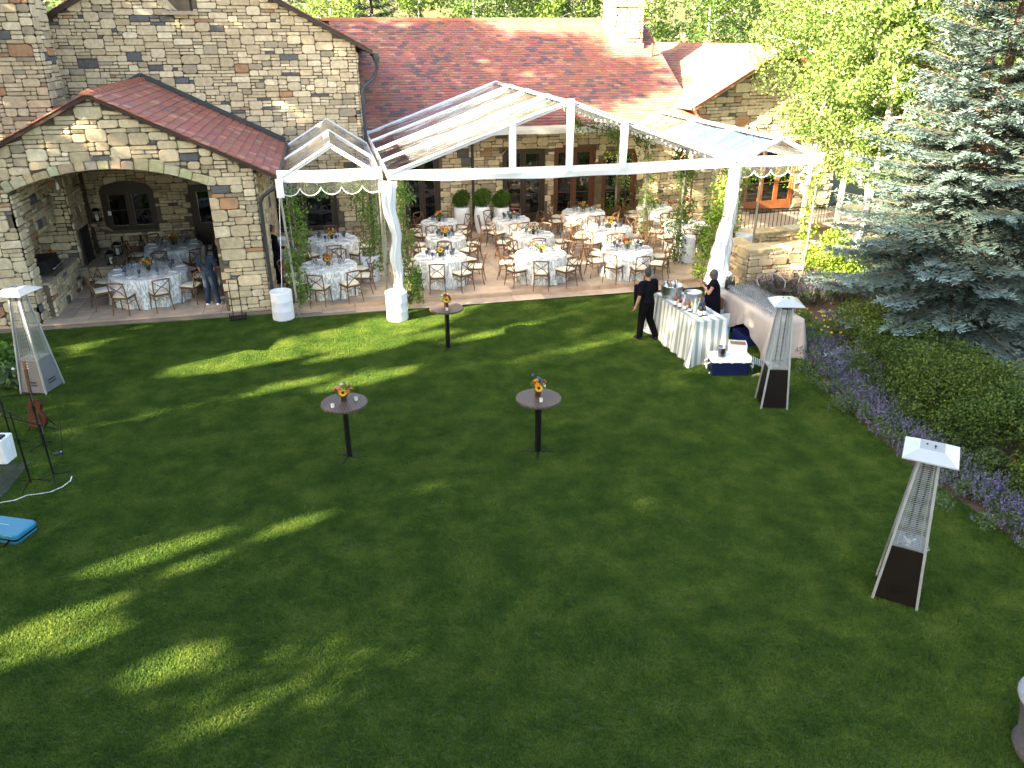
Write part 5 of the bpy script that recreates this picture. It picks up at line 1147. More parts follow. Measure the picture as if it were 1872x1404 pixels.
# two wire chairs behind the linen table
def wire_chair(x, y, rz, label):
    t = tag(empty('wire_chair', (x, y, 0), rz), label, 'chair', 'wire mesh garden chairs')
    obj('rim', MB().tube([(-.32, .1, .72), (-.36, -.12, .82), (-.26, -.32, .92), (0, -.4, .96), (.26, -.32, .92), (.36, -.12, .82), (.32, .1, .72)], .014, 6), mat('grey_enamel', (.3, .31, .33), rough=.4, metal=.4), t)
    m_ = MB()
    for i in range(27):
        a = -2.75 + i * .18 - .38; X, Y = .34 * cos(a - .4 + .38 * 0), .36 * sin(a - .4)
        a = pi + (i / 26) * pi; X, Y = .34 * cos(a), -.02 + .36 * sin(a); m_.tube([(X, Y, .82 + .1 * -sin(a)), (X * .8, Y * .8 + .02, .6), (X * .55, Y * .5, .45)], .004, 4)
    for z, s in ((.55, .75), (.65, .84), (.75, .93)): m_.tube([(.34 * s * cos(pi + i / 16 * pi), -.02 + .36 * s * sin(pi + i / 16 * pi), z) for i in range(17)], .004, 4)
    obj('mesh_back', m_, IRON, t); obj('seat', MB().lathe([(.001, .44), (.22, .44), (.24, .46), (.001, .46)], n=16, cap=False), IRON, t)
    for sx in (-1, 1):
        for sy in (-1, 1): obj('leg', MB().tube([(sx * .18, sy * .16, .44), (sx * .22, sy * .22, 0)], .012, 5), IRON, t)
wire_chair(10.95, 17.35, radians(160), 'grey wire mesh garden chair nearer the linen table')
wire_chair(11.6, 17.75, radians(150), 'grey wire mesh garden chair further back against the lavender')

# ------------------------------------------------------------------ band corner at the left edge
def stand(x, y, label, hgt=1.55, boom=None, seed=0):
    t = tag(empty('microphone_stand', (x, y, 0), seed), label, 'microphone stand', 'microphone stands at the left edge'); obj('pole', MB().tube([(0, 0, .06), (0, 0, .8), (0, 0, .82), (0, 0, hgt)], [.016, .016, .011, .011], 6), BLACK, t)
    obj('clutch', MB().tube([(0, 0, .78), (0, 0, .86)], .024, 8), BLACK, t)
    for k in range(3): a = k * 2.09 + .3; obj('leg', MB().tube([(0, 0, .12), (.28 * cos(a), .28 * sin(a), .012)], .009, 5), BLACK, t)
    if boom: obj('boom', MB().tube([(-boom[0] * .4, -boom[1] * .4, hgt - .1), boom], .009, 5), BLACK, t); obj('microphone', MB().ell(boom, (.03, .03, .035), 8, 6), METALG, t)
stand(-5.19, 12.32, 'nearer black microphone stand beside the black mat', 1.35, (-.5, .35, 1.5))
stand(-4.87, 12.42, 'black microphone stand to the right of the other, on the grass', 1.05, (-.45, .4, 1.2), .5)
stand(-5.35, 13.6, 'black microphone stand in front of the grey heater', 1.1, (-.5, .1, 1.25), 1.1)
stand(-5.95, 13.9, 'black music stand with a folded desk at the left frame edge', 1.35, (.3, -.3, 1.3), 1.9)
gtr = tag(empty('guitar', (-5.62, 14.3, .12), radians(-35)), 'sunburst brown guitar leaning in its stand by the grey heater', 'guitar'); gtr.rotation_euler = (radians(-14), radians(-8), radians(-20))
GB = mat('guitar_body', (.05, .012, .004), rough=.55, spec=.2, var=.4, vs=4); m_ = MB(); prof = [(0, .0), (.12, .01), (.185, .08), (.19, .17), (.14, .26), (.115, .31), (.13, .37), (.14, .43), (.1, .5), (.0, .52)]
pts = [(x, z) for x, z in prof] + [(-x, z) for x, z in reversed(prof[1:-1])]; n = len(pts); m_.add([(x, -.04, z) for x, z in pts] + [(x, .04, z) for x, z in pts], [tuple(range(n)), tuple(range(2 * n - 1, n - 1, -1))] + [(i, n + i, n + (i + 1) % n, (i + 1) % n) for i in range(n)]); obj('body', m_, GB, gtr)
obj('pickguard', MB().box((.07, -.044, .2), (.05, .006, .12)), BLACK, gtr); obj('bridge', MB().box((0, -.046, .13), (.12, .01, .025)), WOODD, gtr); obj('soundhole', MB().lathe([(.045, 0), (.001, .002)], (0, -.043, .31), 14, M=Matrix.Rotation(pi / 2, 3, 'X')), BLACK, gtr)
obj('neck', MB().box((0, -.035, .78), (.05, .03, .62)), WOODD, gtr); obj('headstock', MB().box((0, -.03, 1.15), (.07, .025, .16)), WOODR, gtr)
for i in range(6): obj('peg', MB().box(((-1) ** i * .045, -.03, 1.1 + (i // 2) * .045), (.03, .012, .018)), METAL, gtr)
gs = tag(empty('guitar_stand', (-5.6, 14.35, 0)), 'black stand holding the brown guitar', 'stand')
for k in range(3): a = k * 2.1 + .9; obj('leg', MB().tube([(0, 0, .45), (.26 * cos(a), .26 * sin(a), .01)], .01, 5), BLACK, gs)
sp = tag(empty('speaker', (-5.93, 13.32, 0), radians(-12)), 'white box-shaped loudspeaker on the grass at the left edge', 'speaker'); obj('cabinet', rbox(MB(), 0, 0, 0, .46, .36, .34, .03, .92), mat('white_plastic', (.7, .73, .76), rough=.5), sp); obj('mixer', MB().box((.05, -.02, .475), (.16, .14, .03)), BLACK, sp); obj('top_knob', MB().ell((-.08, 0, .48), (.02, .02, .03), 8, 6), BLACK, sp)
obj('black_mat', MB().box((-5.95, 12.62, .012), (.95, 1.15, .018), rz=radians(-4)), mat('black_rubber', (.01, .01, .014), rough=.6)); tag(bpy.data.objects['black_mat'], 'flat black mat on the grass at the left edge', 'mat')
cs = tag(empty('instrument_case', (-5.32, 11.0, 0), radians(-25)), 'turquoise oblong instrument case lying on the lawn at the left edge', 'case')
TQ = mat('turquoise_shell', (.005, .17, .28), rough=.4, var=.05); obj('shell_base', rbox(MB(), 0, 0, .01, .075, 1.25, .42, .06, .97), TQ, cs); obj('zip_band', rbox(MB(), 0, 0, .075, .1, 1.26, .43, .06), CLB, cs); obj('shell_lid', rbox(MB(), 0, 0, .1, .17, 1.25, .42, .06), TQ, cs)
obj('strap', MB().tube([(-.3, -.22, .09), (-.1, -.34, .02), (.2, -.36, .015), (.45, -.28, .015), (.5, -.22, .08)], .014, 5), CLB, cs); obj('emblem_line', MB().box((.2, .02, .1715), (.22, .008, .003)).box((.12, -.05, .1715), (.12, .006, .003)), mat('pale_trim', (.3, .6, .7)), cs)
cb = MB(); pts = [(-5.66, 11.75), (-5.45, 11.85), (-5.3, 11.86), (-5.15, 11.98), (-4.98, 11.98), (-4.82, 12.0), (-4.68, 12.12), (-4.6, 12.3), (-4.62, 12.45)]
cb.tube([(x, y, .02) for x, y in pts], .008, 5); tag(obj('cable', cb, WHITEP), 'white cable snaking over the grass at the left edge', 'cable')
tag(obj('cable', MB().tube([(-5.0, 13.6, .5), (-4.95, 13.2, .03), (-4.98, 12.9, .02), (-4.92, 12.6, .02), (-4.93, 12.3, .02)], .007, 5), BLACK), 'thin black cable running down from the guitar stand', 'cable')
dk = tag(empty('pedal', (-5.05, 13.33, 0), .3), 'small dark pedal lying alone on the grass', 'pedal'); obj('pedal_body', MB().box((0, 0, .025), (.16, .08, .04)), mat('dark_blue_grey', (.02, .022, .04), rough=.6), dk); obj('switch', MB().ell((.04, 0, .05), (.015, .015, .01), 8, 5), METALG, dk)
# hand truck at the pillar
hk = tag(empty('hand_truck', (-2.62, 20.1, 0), radians(5)), 'small black folding luggage cart with a raised handle at the foot of the pillar', 'hand truck')
obj('platform', MB().box((0, -.12, .05), (.42, .3, .03)), BLACK, hk); obj('handle_frame', MB().tube([(-.11, .03, .06), (-.11, .07, .98), (.11, .07, .98), (.11, .03, .06)], .012, 6), BLACK, hk); obj('crossbar', MB().bar((-.11, .05, .5), (.11, .05, .5), .02), BLACK, hk)
for s in (-1, 1): obj('wheel', MB().lathe([(.06, -.012), (.06, .012)], (s * .2, .04, .06), 14, M=Matrix.Rotation(pi / 2, 3, 'Y')), BLACK, hk)
# grill on the counter, lanterns, tools
gl = tag(empty('gas_grill', (-7.35, 21.8, 1.04)), 'built-in gas grill with a raised hood on the stone counter in the arch', 'grill')
obj('hood', MB().add([(-.35, -.45, .05), (.25, -.45, .12), (.15, -.45, .42), (-.3, -.45, .42), (-.35, .45, .05), (.25, .45, .12), (.15, .45, .42), (-.3, .45, .42)], [(0, 1, 2, 3), (7, 6, 5, 4), (1, 5, 6, 2), (2, 6, 7, 3), (0, 3, 7, 4), (0, 4, 5, 1)]), IRON, gl); obj('hood_handle', MB().tube([(.27, -.4, .2), (.32, -.4, .22), (.32, .4, .22), (.27, .4, .2)], .014, 6), METAL, gl)
obj('control_panel', MB().box((.27, 0, -.08), (.04, .95, .22)), METALG, gl)
for i in range(4): obj('knob', MB().lathe([(.025, 0), (.022, .03), (.001, .032)], (.29, -.3 + i * .2, -.07), 10, M=Matrix.Rotation(pi / 2, 3, 'Y')), METAL, gl)
bouquet(-7.5, 22.9, 1.04, 'orange and yellow flower bunch on the stone counter by the grill', ('orange', 'yellow', 'red'), 1, r=.15, seed=90)
def lantern(x, y, z, label):
    t = tag(empty('lantern', (x, y, z)), label, 'lantern', 'black lanterns with candles')
    for sx in (-1, 1):
        for sy in (-1, 1): obj('frame_bar', MB().bar((sx * .1, sy * .1, 0), (sx * .1, sy * .1, .32), .014), BLACK, t)
    obj('base', MB().box((0, 0, .01), (.23, .23, .02)), BLACK, t); obj('roof', MB().add([(-.12, -.12, .32), (.12, -.12, .32), (.12, .12, .32), (-.12, .12, .32), (-.04, -.04, .4), (.04, -.04, .4), (.04, .04, .4), (-.04, .04, .4)], [(0, 1, 5, 4), (1, 2, 6, 5), (2, 3, 7, 6), (3, 0, 4, 7), (4, 5, 6, 7), (3, 2, 1, 0)]), BLACK, t)
    obj('candle', MB().lathe([(.045, .02), (.045, .2), (.001, .2)], n=12), mat('wax', (.8, .78, .7), rough=.5, transl=.2), t, smooth=False)
lantern(-6.35, 23.95, .64, 'black lantern with a white candle at the near corner of the hearth')
lantern(-6.4, 25.0, .64, 'black lantern with a white candle further back on the hearth')
lantern(-7.0, 25.9, 1.5, 'black lantern on the high stone shelf in the back left corner')
for i, x in enumerate((-6.25, -5.75)):
    t = tag(empty('fire_tool_stand', (x, 25.2 + i * .1, PZ)), ['left', 'right'][i] + ' upright black fireplace tool stand against the back wall of the arch', 'fire tools'); obj('base', MB().box((0, 0, .02), (.26, .22, .04)), BLACK, t)
    for k in range(4): obj('tool', MB().tube([(-.07 + k * .045, 0, .05), (-.07 + k * .045, .02, .85)], .014, 5), BLACK, t)
    obj('grip', MB().tube([(0, 0, .8), (0, 0, 1.0)], .03, 8), BLACK, t)
wobj('shelf', MB().box((-7.5, 25.95, 1.46), (1.1, .9, .08)), MATS['counter_stone'], pav)
tag(obj('power_outlet', MB().box((-6.75, 26.42, 1.62), (.09, .02, .13)), WHITEP), 'white outlet plate on the back wall inside the arch', 'outlet')
tag(obj('wall_sconce', MB().lathe([(.0, -.2), (.08, 0), (.07, .15), (.001, .3)], (-6.4, 21.0, 3.3), 8), mat('brass_lamp', (.25, .22, .16), rough=.4, metal=.6)), 'pointed metal wall lamp hanging just inside the arch', 'lamp')
# potted shrubs
for i, (x, y, h_, r_) in enumerate(((4.6, 27.85, .85, .33), (5.25, 27.3, .95, .36), (6.05, 27.75, .8, .34))):
    t = tag(empty('potted_shrub', (x, y, PZ)), ['left', 'middle', 'right'][i] + ' one of three white urns with a clipped green shrub against the facade', 'planter', 'white urns with clipped shrubs')
    obj('pot', MB().lathe([(.2, 0), (.27, .25), (.3, .5), (.28, .8), (.25, h_), (.22, h_), (.24, h_ - .08), (.001, h_ - .1)], n=24, cap=False), WHITEP, t, smooth=True)
    rg = np.random.default_rng(60 + i); P = clusters([(0, 0, h_ + .28), (.05, 0, h_ + .42), (-.08, .05, h_ + .2)], [r_, r_ * .8, r_ * .8], 2600, rg, .5); V = leaf_quads(P, .06, rng=rg); C = blend((.04, .1, .015), (.12, .22, .03), rg.uniform(0, 1, 2600)); obj('foliage', quads_mesh('foliage', V, C), LEAFG, t)['kind'] = 'stuff'
# corner basket chair
wc_ = tag(empty('wicker_chair', (6.55, 4.2, 0), radians(20)), 'grey wicker chair with white cushion cut off at the lower right corner', 'chair')
WK = mat('wicker', (.1, .095, .1), rough=.8, var=.4, vs=60, bump=1.2, bs=90); m_ = MB()
ringz = [(.30, .0), (.36, .12), (.32, .18), (.36, .45), (.41, .68), (.43, .72), (.40, .74), (.36, .7), (.33, .45), (.32, .4)]
m_.lathe(ringz, n=32, cap=False); obj('basket_body', m_, WK, wc_, smooth=True); obj('rim', MB().tube([(.415 * cos(a / 24 * 2 * pi), .415 * sin(a / 24 * 2 * pi), .725) for a in range(25)], .03, 8), mat('wicker_rim', (.24, .24, .26), rough=.7, bump=.8, bs=60), wc_); obj('cushion', MB().ell((0, 0, .42), (.3, .3, .07), 20, 8), WHITEP, wc_, smooth=True)
# ------------------------------------------------------------------ planting
def leafy(name, label, cat, x, y, cen, rad, n, cols, size=.07, kind_bloom=None, group=None, shell=.45, seed=0, z=0, stems=3, flat=0., asp=.7):
    rg = np.random.default_rng(seed + 300); t = tag(empty(name, (x, y, z)), label, cat, group)
    P = clusters(cen, rad, n, rg, shell); P[:, 2] = np.maximum(P[:, 2], .03); V = leaf_quads(P, size, rng=rg, flat=flat, asp=asp); C = blend(cols[0], cols[1], rg.uniform(0, 1, n) ** 1.3)
    obj('foliage', quads_mesh('foliage', V, C), LEAFG, t)['kind'] = 'stuff'
    m_ = MB()
    for k in range(stems): a = k * 2.4; m_.tube([(0, 0, 0), (.12 * cos(a), .12 * sin(a), cen[k % len(cen)][2])], .015, 5)
    obj('stem', m_, BARKD, t)
    return t
# hedge of leafy shrubs: follows the bed edge, 1.0 m behind it
def edge_pt(s):
    E_ = LAWN_EDGE[:11]; L_ = [0]
    for a, b in zip(E_[:-1], E_[1:]): L_.append(L_[-1] + sqrt((a[0] - b[0]) ** 2 + (a[1] - b[1]) ** 2))
    s = min(max(s, 0), L_[-1] - 1e-4)
    for i in range(len(E_) - 1):
        if L_[i + 1] >= s: f = (s - L_[i]) / (L_[i + 1] - L_[i]); return E_[i][0] * (1 - f) + E_[i + 1][0] * f, E_[i][1] * (1 - f) + E_[i + 1][1] * f
HG = ((.03, .07, .013), (.1, .17, .03))
hl = ['rounded green shrub at the far end of the hedge', 'second green shrub of the hedge from the far end', 'full green shrub in the middle of the hedge behind the purple flowers', 'tall green shrub of the hedge right of the heater cap', 'green shrub of the hedge below the spruce', 'large green shrub at the near end of the hedge on the right frame edge']
for i, s in enumerate((1.9, 3.3, 4.7, 6.1, 7.4, 8.8)):
    x, y = edge_pt(s); x += 1.68 + .15 * (i % 2); y += .3; rg = random.Random(i)
    cen = [(rg.uniform(-.75, 1.0), rg.uniform(-.8, .8), rg.uniform(.35, 1.0)) for _ in range(24)]; leafy('hedge_shrub', hl[i], 'shrub', x, y, cen, [rg.uniform(.32, .52) for _ in cen], 20000, HG if i % 2 else ((.035, .075, .012), (.13, .19, .03)), .05, group='green shrubs of the hedge', seed=i)
def catmint(x, y, i, label, n=14, h=.45, sp=.52, cat='flowers', name='catmint', col=((.09, .085, .17), (.2, .18, .32)), fade=.0):
    rg = np.random.default_rng(500 + i); t = tag(empty(name, (x, y, .012)), label, cat, 'purple catmint plants along the lawn edge')
    nb = 2200; cen = rg.normal(size=(14, 3)) * [sp * .62, sp * .55, .03] + [0, 0, h * .45]; P = clusters(cen, rg.uniform(.12, .2, 14), nb, rg, .2); P[:, 2] = np.maximum(P[:, 2], .03); V = leaf_quads(P, .04, rng=rg); C = blend((.05, .1, .04), (.14, .2, .09), rg.uniform(0, 1, nb)); obj('foliage', quads_mesh('foliage', V, C), LEAFG, t)['kind'] = 'stuff'
    ns = 95; base = rg.normal(size=(ns, 2)) * sp * .5; P = []; ln = rg.normal(size=(ns, 2)) * .12
    for k in range(ns):
        hh = h * rg.uniform(.75, 1.25) * (1 - .35 * min(1, np.hypot(*base[k]) / sp))
        for q in range(18): f = .55 + .45 * q / 17; P.append((base[k, 0] + ln[k, 0] * f + rg.normal() * .012, base[k, 1] + ln[k, 1] * f + rg.normal() * .012, hh * f))
    P = np.array(P); V = leaf_quads(P, .028, rng=rg); C = blend(col[0], col[1], rg.uniform(0, 1, len(P))); obj('flower_spikes', quads_mesh('flower_spikes', V, C), CATMINT, t)['kind'] = 'stuff'
    m_ = MB()
    for k in range(0, ns, 5): m_.tube([(base[k, 0] * .4, base[k, 1] * .4, 0), (base[k, 0] + ln[k, 0], base[k, 1] + ln[k, 1], h * .8)], .003, 3)
    obj('stem', m_, mat('stem_green', (.08, .13, .04), rough=.8), t)
cml = ['pale purple catmint clump at the far end of the border behind the linen table', 'purple catmint clump at the border corner right of the linen table']
i = 0; s = .2
while s < 10.4:
    x, y = edge_pt(s); order = ['first', 'second', 'third', 'fourth', 'fifth', 'sixth', 'seventh', 'eighth', 'ninth', 'tenth', 'eleventh', 'twelfth', 'thirteenth', 'fourteenth', 'fifteenth', 'sixteenth', 'seventeenth', 'eighteenth']
    catmint(x + .36, y + .05, i, 'purple catmint clump touching the lawn edge, %s from the linen table end' % order[i], h=.42 if i > 2 else .5); i += 1; s += .66
for k in range(12):
    x, y = edge_pt(.6 + k * .82); rg_ = random.Random(k + 40); leafy('border_plant', 'low green border plant between catmint and hedge, %s from the linen table end' % order[k], 'plant', x + .98, y + .2, [(rg_.uniform(-.3, .3), rg_.uniform(-.35, .35), rg_.uniform(.15, .4)) for _ in range(9)], [rg_.uniform(.16, .28) for _ in range(9)], 2600, ((.035, .075, .02), (.11, .17, .05)), .045, group='low green border plants', seed=60 + k)
for k in range(4): x, y = edge_pt(.4 + k * .9); catmint(x + 1.25, y + .5, 30 + k, 'paler catmint clump behind the border front, %s from the linen table end' % order[k], h=.6, col=((.16, .14, .27), (.28, .25, .4)))
for k, (x, y) in enumerate(((11.4, 18.2), (12.1, 18.4), (12.8, 18.3), (12.4, 17.6), (13.2, 17.7))): catmint(x, y, 40 + k, ['lavender clump left of the wire chairs by the wall foot', 'lavender clump behind the wire chairs at the wall foot', 'lavender clump at the right end of the stone wall foot', 'lavender clump right of the wire chairs', 'lavender clump beneath the green bush beyond the wire chairs'][k], h=.75, name='lavender', col=((.16, .12, .22), (.3, .24, .36)))
# yellow flowers
for k, (x, y) in enumerate(((10.75, 14.6), (11.1, 15.2), (10.9, 15.9))):
    rg = np.random.default_rng(700 + k); t = tag(empty('yellow_daylily', (x, y, .01)), ['yellow-flowered plant nearest the heater', 'yellow-flowered plant behind the middle heater', 'yellow-flowered plant furthest from the lawn corner'][k], 'flowers', 'yellow flowering plants')
    P = clusters([(0, 0, .25), (.2, .1, .3), (-.2, 0, .28)], [.3, .25, .25], 1300, rg, .2); P[:, 2] = np.maximum(P[:, 2], .03); obj('foliage', quads_mesh('foliage', leaf_quads(P, .09, asp=.25, rng=rg), blend((.06, .14, .02), (.14, .26, .05), rg.uniform(0, 1, 1300))), LEAFG, t)['kind'] = 'stuff'
    for q in range(9): obj('flower', BL['yellow'], None, t, loc=(rg.normal() * .22, rg.normal() * .22, .55 + rg.uniform(-.08, .12)))
    obj('stem', MB().tube([(0, 0, 0), (.05, 0, .5)], .008, 4), MATS['stem_green'], t)
# shrubs near the stone wall and the frame edge
leafy('bush', 'bright green leafy bush between the stone wall and the blue spruce', 'bush', 13.4, 18.3, [(0, 0, .6), (.3, 0, 1.0), (-.3, .1, 1.1), (.1, .3, 1.5), (.5, -.3, .6), (-.2, -.3, .5), (.7, .1, .9)], [.5, .5, .45, .4, .45, .4, .45], 6500, ((.08, .16, .02), (.26, .36, .05)), .075, seed=21)
leafy('bush', 'dark green bush with a few blooms in the planter behind the right white drape', 'bush', 12.0, 22.9, [(0, 0, .5), (.3, 0, .8), (-.35, .1, .6), (.1, .2, 1.1), (.5, -.1, .5)], [.45, .4, .4, .35, .35], 3500, ((.04, .1, .015), (.13, .22, .04)), .075, seed=22, z=PZ)
leafy('bush', 'leafy green plant at the left frame edge beside the arch pier', 'bush', -7.5, 17.6, [(0, 0, .3), (.25, -.2, .35), (-.3, 0, .4), (.1, .3, .3)], [.4, .35, .4, .35], 1500, ((.05, .12, .02), (.13, .24, .05)), .13, seed=23, shell=.2)
leafy('bush', 'broad-leaved green plant below the left frame-edge bush', 'bush', -7.0, 16.9, [(0, 0, .15), (.2, -.2, .2)], [.3, .28], 350, ((.07, .14, .05), (.16, .26, .1)), .2, seed=24, shell=.2)

def aspen(x, y, h, label, seed, crown=(.35, 1.0), rad=1.5, n=9000, size=.1, cols=((.07, .14, .025), (.2, .3, .06)), lean=(0, 0), z=0, name='aspen_tree', nb=10, bark=BARK, trunk_r=.11, group='leafy aspens', limbs=7, hole=None):
    rg = np.random.default_rng(900 + seed); t = tag(empty(name, (x, y, z)), label, 'tree', group)
    tr = [Vector((lean[0] * f * h + .12 * sin(f * 5 + seed), lean[1] * f * h + .1 * cos(f * 4 + seed) - .1, f * h)) for f in (0, .2, .4, .6, .8, 1)]
    obj('trunk', MB().tube(tr, [trunk_r * (1.25, 1, .85, .65, .4, .12)[i] for i in range(6)], 8), bark, t)
    def T(f):
        i = min(int(f * 5), 4); return tr[i].lerp(tr[i + 1], f * 5 - i)
    cen, rads = [], []
    lm = MB(); c0, c1 = crown
    for k in range(nb):
        f = c0 + (c1 - c0) * (k + .5) / nb; b = T(f * .95); a = rg.uniform(0, 6.28); prof = sin(pi * (.12 + .83 * (f - c0) / (c1 - c0))) ** .7
        for q in range(4):
            a += 1.57 + rg.uniform(-.4, .4); rr_ = rad * prof * rg.uniform(.45, 1.0); e = b + Vector((cos(a) * rr_, sin(a) * rr_, rr_ * .35 + rg.normal() * .2))
            cen.append(tuple(e)); rads.append(rad * rg.uniform(.2, .42)); m2 = b.lerp(e, .6); cen.append(tuple(m2)); rads.append(rad * rg.uniform(.18, .32))
            if q < 2: lm.tube([b, b.lerp(e, .5) + Vector((0, 0, .1)), e], [trunk_r * .3, trunk_r * .18, trunk_r * .06], 5)
    obj('limbs', lm, bark, t)['kind'] = 'stuff'
    P = clusters(cen, rads, n, rg, .15)
    if hole is not None: P = P[hole(P)]
    n = len(P); obj('crown', quads_mesh('crown', leaf_quads(P, size, rng=rg, asp=.8), blend(cols[0], cols[1], rg.uniform(0, 1, n) ** 1.2)), LEAFG, t)['kind'] = 'stuff'
    return t
def spruce_mesh(h, rad, seed, cols, nbr=230, bb=24, nq=7, z0=.5, droop=.25):
    rg = np.random.default_rng(seed); Q = []; Cc = []; br = MB()
    for k in range(nbr):
        f = (k + .5) / nbr; f = f ** .85; wh = 15 + nbr / 22; f = max(.002, (round(f * wh) + rg.normal() * .07) / wh); f = min(f, .995); z = z0 + (h - z0) * f; L_ = rad * (1 - f) ** .8 * rg.uniform(.75, 1.12) + .12; a = k * 2.39996 + rg.uniform(-.25, .25)
        d = np.array([cos(a), sin(a), 0]); s_ = np.array([-sin(a), cos(a), 0]); up0 = .3 - droop * (1 - f) * 1.6
        def Bp(t): return np.array([0, 0, z]) + d * L_ * t + np.array([0, 0, 1]) * L_ * (up0 * t - .28 * t * (1 - f) * t + .22 * t ** 3)
        br.tube([Bp(0), Bp(.5), Bp(1)], [.02 * (1 - f) + .006, .009, .003], 4)
        nbb = max(6, int(bb * L_ / rad + 4))
        for i in range(nbb):
            t = .12 + .9 * (i + rg.uniform(0, 1)) / nbb; t = min(t, 1.0); side = 1 if i % 2 else -1; bl = L_ * .34 * (1.12 - t) * rg.uniform(.7, 1.2) + .12
            p0 = Bp(t); dd = d * .75 + s_ * side * .75 + np.array([0, 0, rg.uniform(-.22, .06)]); dd /= np.linalg.norm(dd)
            m_ = max(3, int(nq * bl / .4))
            for q in range(m_):
                u = (q + .5) / m_; p = p0 + dd * bl * u + np.array([0, 0, -.12 * bl * u * u]); w_ = .055 * (1.2 - .5 * u)
                for kk in range(2):
                    pe = np.cross(dd, [0, 0, 1]); pe /= np.linalg.norm(pe) + 1e-9; pe = pe * (1 if kk else -1) + np.array([0, 0, rg.uniform(-.5, .7)]) + dd * .8; pe /= np.linalg.norm(pe)
                    e = p + pe * w_ * 1.7 + rg.normal(size=3) * .01; o_ = dd * bl / m_ * .42
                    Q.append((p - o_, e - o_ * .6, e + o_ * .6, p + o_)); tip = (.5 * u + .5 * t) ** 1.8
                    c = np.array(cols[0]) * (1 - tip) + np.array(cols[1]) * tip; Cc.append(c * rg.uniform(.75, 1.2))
    return quads_mesh('needles', np.array(Q), np.array(Cc)), br
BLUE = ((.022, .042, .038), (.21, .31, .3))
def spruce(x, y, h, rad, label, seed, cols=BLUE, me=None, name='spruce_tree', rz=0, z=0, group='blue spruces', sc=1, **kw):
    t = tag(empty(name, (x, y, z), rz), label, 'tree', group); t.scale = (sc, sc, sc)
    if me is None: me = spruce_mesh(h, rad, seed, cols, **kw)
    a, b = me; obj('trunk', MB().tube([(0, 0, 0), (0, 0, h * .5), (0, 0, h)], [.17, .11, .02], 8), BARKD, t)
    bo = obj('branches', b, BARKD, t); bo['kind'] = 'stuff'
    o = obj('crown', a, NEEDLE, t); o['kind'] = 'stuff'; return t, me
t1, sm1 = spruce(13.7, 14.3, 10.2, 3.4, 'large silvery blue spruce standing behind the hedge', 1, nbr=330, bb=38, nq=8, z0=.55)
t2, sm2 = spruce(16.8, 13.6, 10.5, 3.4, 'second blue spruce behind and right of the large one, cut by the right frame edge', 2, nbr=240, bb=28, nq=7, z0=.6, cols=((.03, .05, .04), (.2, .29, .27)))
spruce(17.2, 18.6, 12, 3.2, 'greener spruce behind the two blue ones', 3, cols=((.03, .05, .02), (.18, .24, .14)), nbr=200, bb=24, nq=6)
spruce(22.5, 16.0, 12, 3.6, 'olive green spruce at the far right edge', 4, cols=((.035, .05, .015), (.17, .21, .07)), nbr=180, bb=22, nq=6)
# aspens right of the house
YG = ((.06, .125, .028), (.22, .31, .09))
for k, (x, y, h, r, lb) in enumerate(((15.7, 20.6, 8.6, 1.5, 'pale-trunked aspen rising just left of the blue spruce'), (17.2, 22.4, 9.4, 1.7, 'aspen with a leaning white trunk behind the right canopy'), (17.6, 24.6, 9.5, 1.9, 'tall aspen before the stone wing, right of the gable'), (20.5, 21.5, 11, 2.0, 'dense bright aspen behind the blue spruce'), (23.5, 27, 12, 2.4, 'broad aspen at the right behind the spruces'), (21, 31, 12, 2.3, 'aspen behind the ridge of the stone wing'), (26.5, 23, 12, 2.4, 'aspen filling the gap between the spruces'), (30, 30, 13, 2.8, 'aspen far right behind the olive spruce'))):
    aspen(x, y, h, lb, k, crown=(.22, 1) if k > 1 else (.3, 1), rad=r, n=16000 if k < 4 else 12000, cols=YG, size=.105, lean=((-.1, 0) if k == 1 else (.03, 0)))
aspen(16.9, 25.3, 9.8, 'aspen standing close to the balcony doors, hiding the right half of the gable', 30, crown=(.34, 1), rad=2.6, n=20000, cols=YG, size=.105)
# trees behind the roofs
bt_ = [(-8.5, 42, 12, 'yellow-green tree glimpsed between the left chimney and the gable'), (.8, 43, 11, 'bright green tree just right of the gable roof edge'), (5.5, 46, 12, 'pale aspen behind the roof, left third'), (8.2, 44.5, 12, 'aspen with a forked white trunk behind the roof'), (10.6, 47, 12, 'aspen behind the middle of the long roof'), (12.8, 45, 12.5, 'aspen with a slim white trunk behind the roof'), (14.8, 48, 12, 'darker round-headed tree behind the roof'), (17.5, 46, 12, 'bright aspen just left of the roof chimney'), (20, 49, 13, 'leafy aspen just right of the roof chimney'), (22.4, 46, 12, 'aspen with a bare white top right of the chimney'), (25.3, 48, 13, 'aspen behind the ridge of the wing, left of the big crowns'), (28.5, 46, 13, 'bright aspen behind the wing ridge end'), (32, 45, 14, 'aspen behind the large right-hand crowns'), (36, 44, 15, 'background aspen toward the top right corner'), (3.0, 48, 12, 'soft green tree behind the left end of the roof')]
for k, (x, y, h, lb) in enumerate(bt_): aspen(x, y, h, lb, 40 + k, crown=(.25, 1), rad=2.1, n=8000, size=.15, cols=(((.07, .14, .025), (.2, .3, .06)) if k % 3 else ((.04, .1, .02), (.12, .2, .045))), z=-.5, trunk_r=.13, group='trees behind the house')
spruce(2.9, 43.5, 12.0, 2.6, 'grey-blue spruce behind the left end of the long roof', 9, me=sm2, name='spruce_tree', group='trees behind the house')
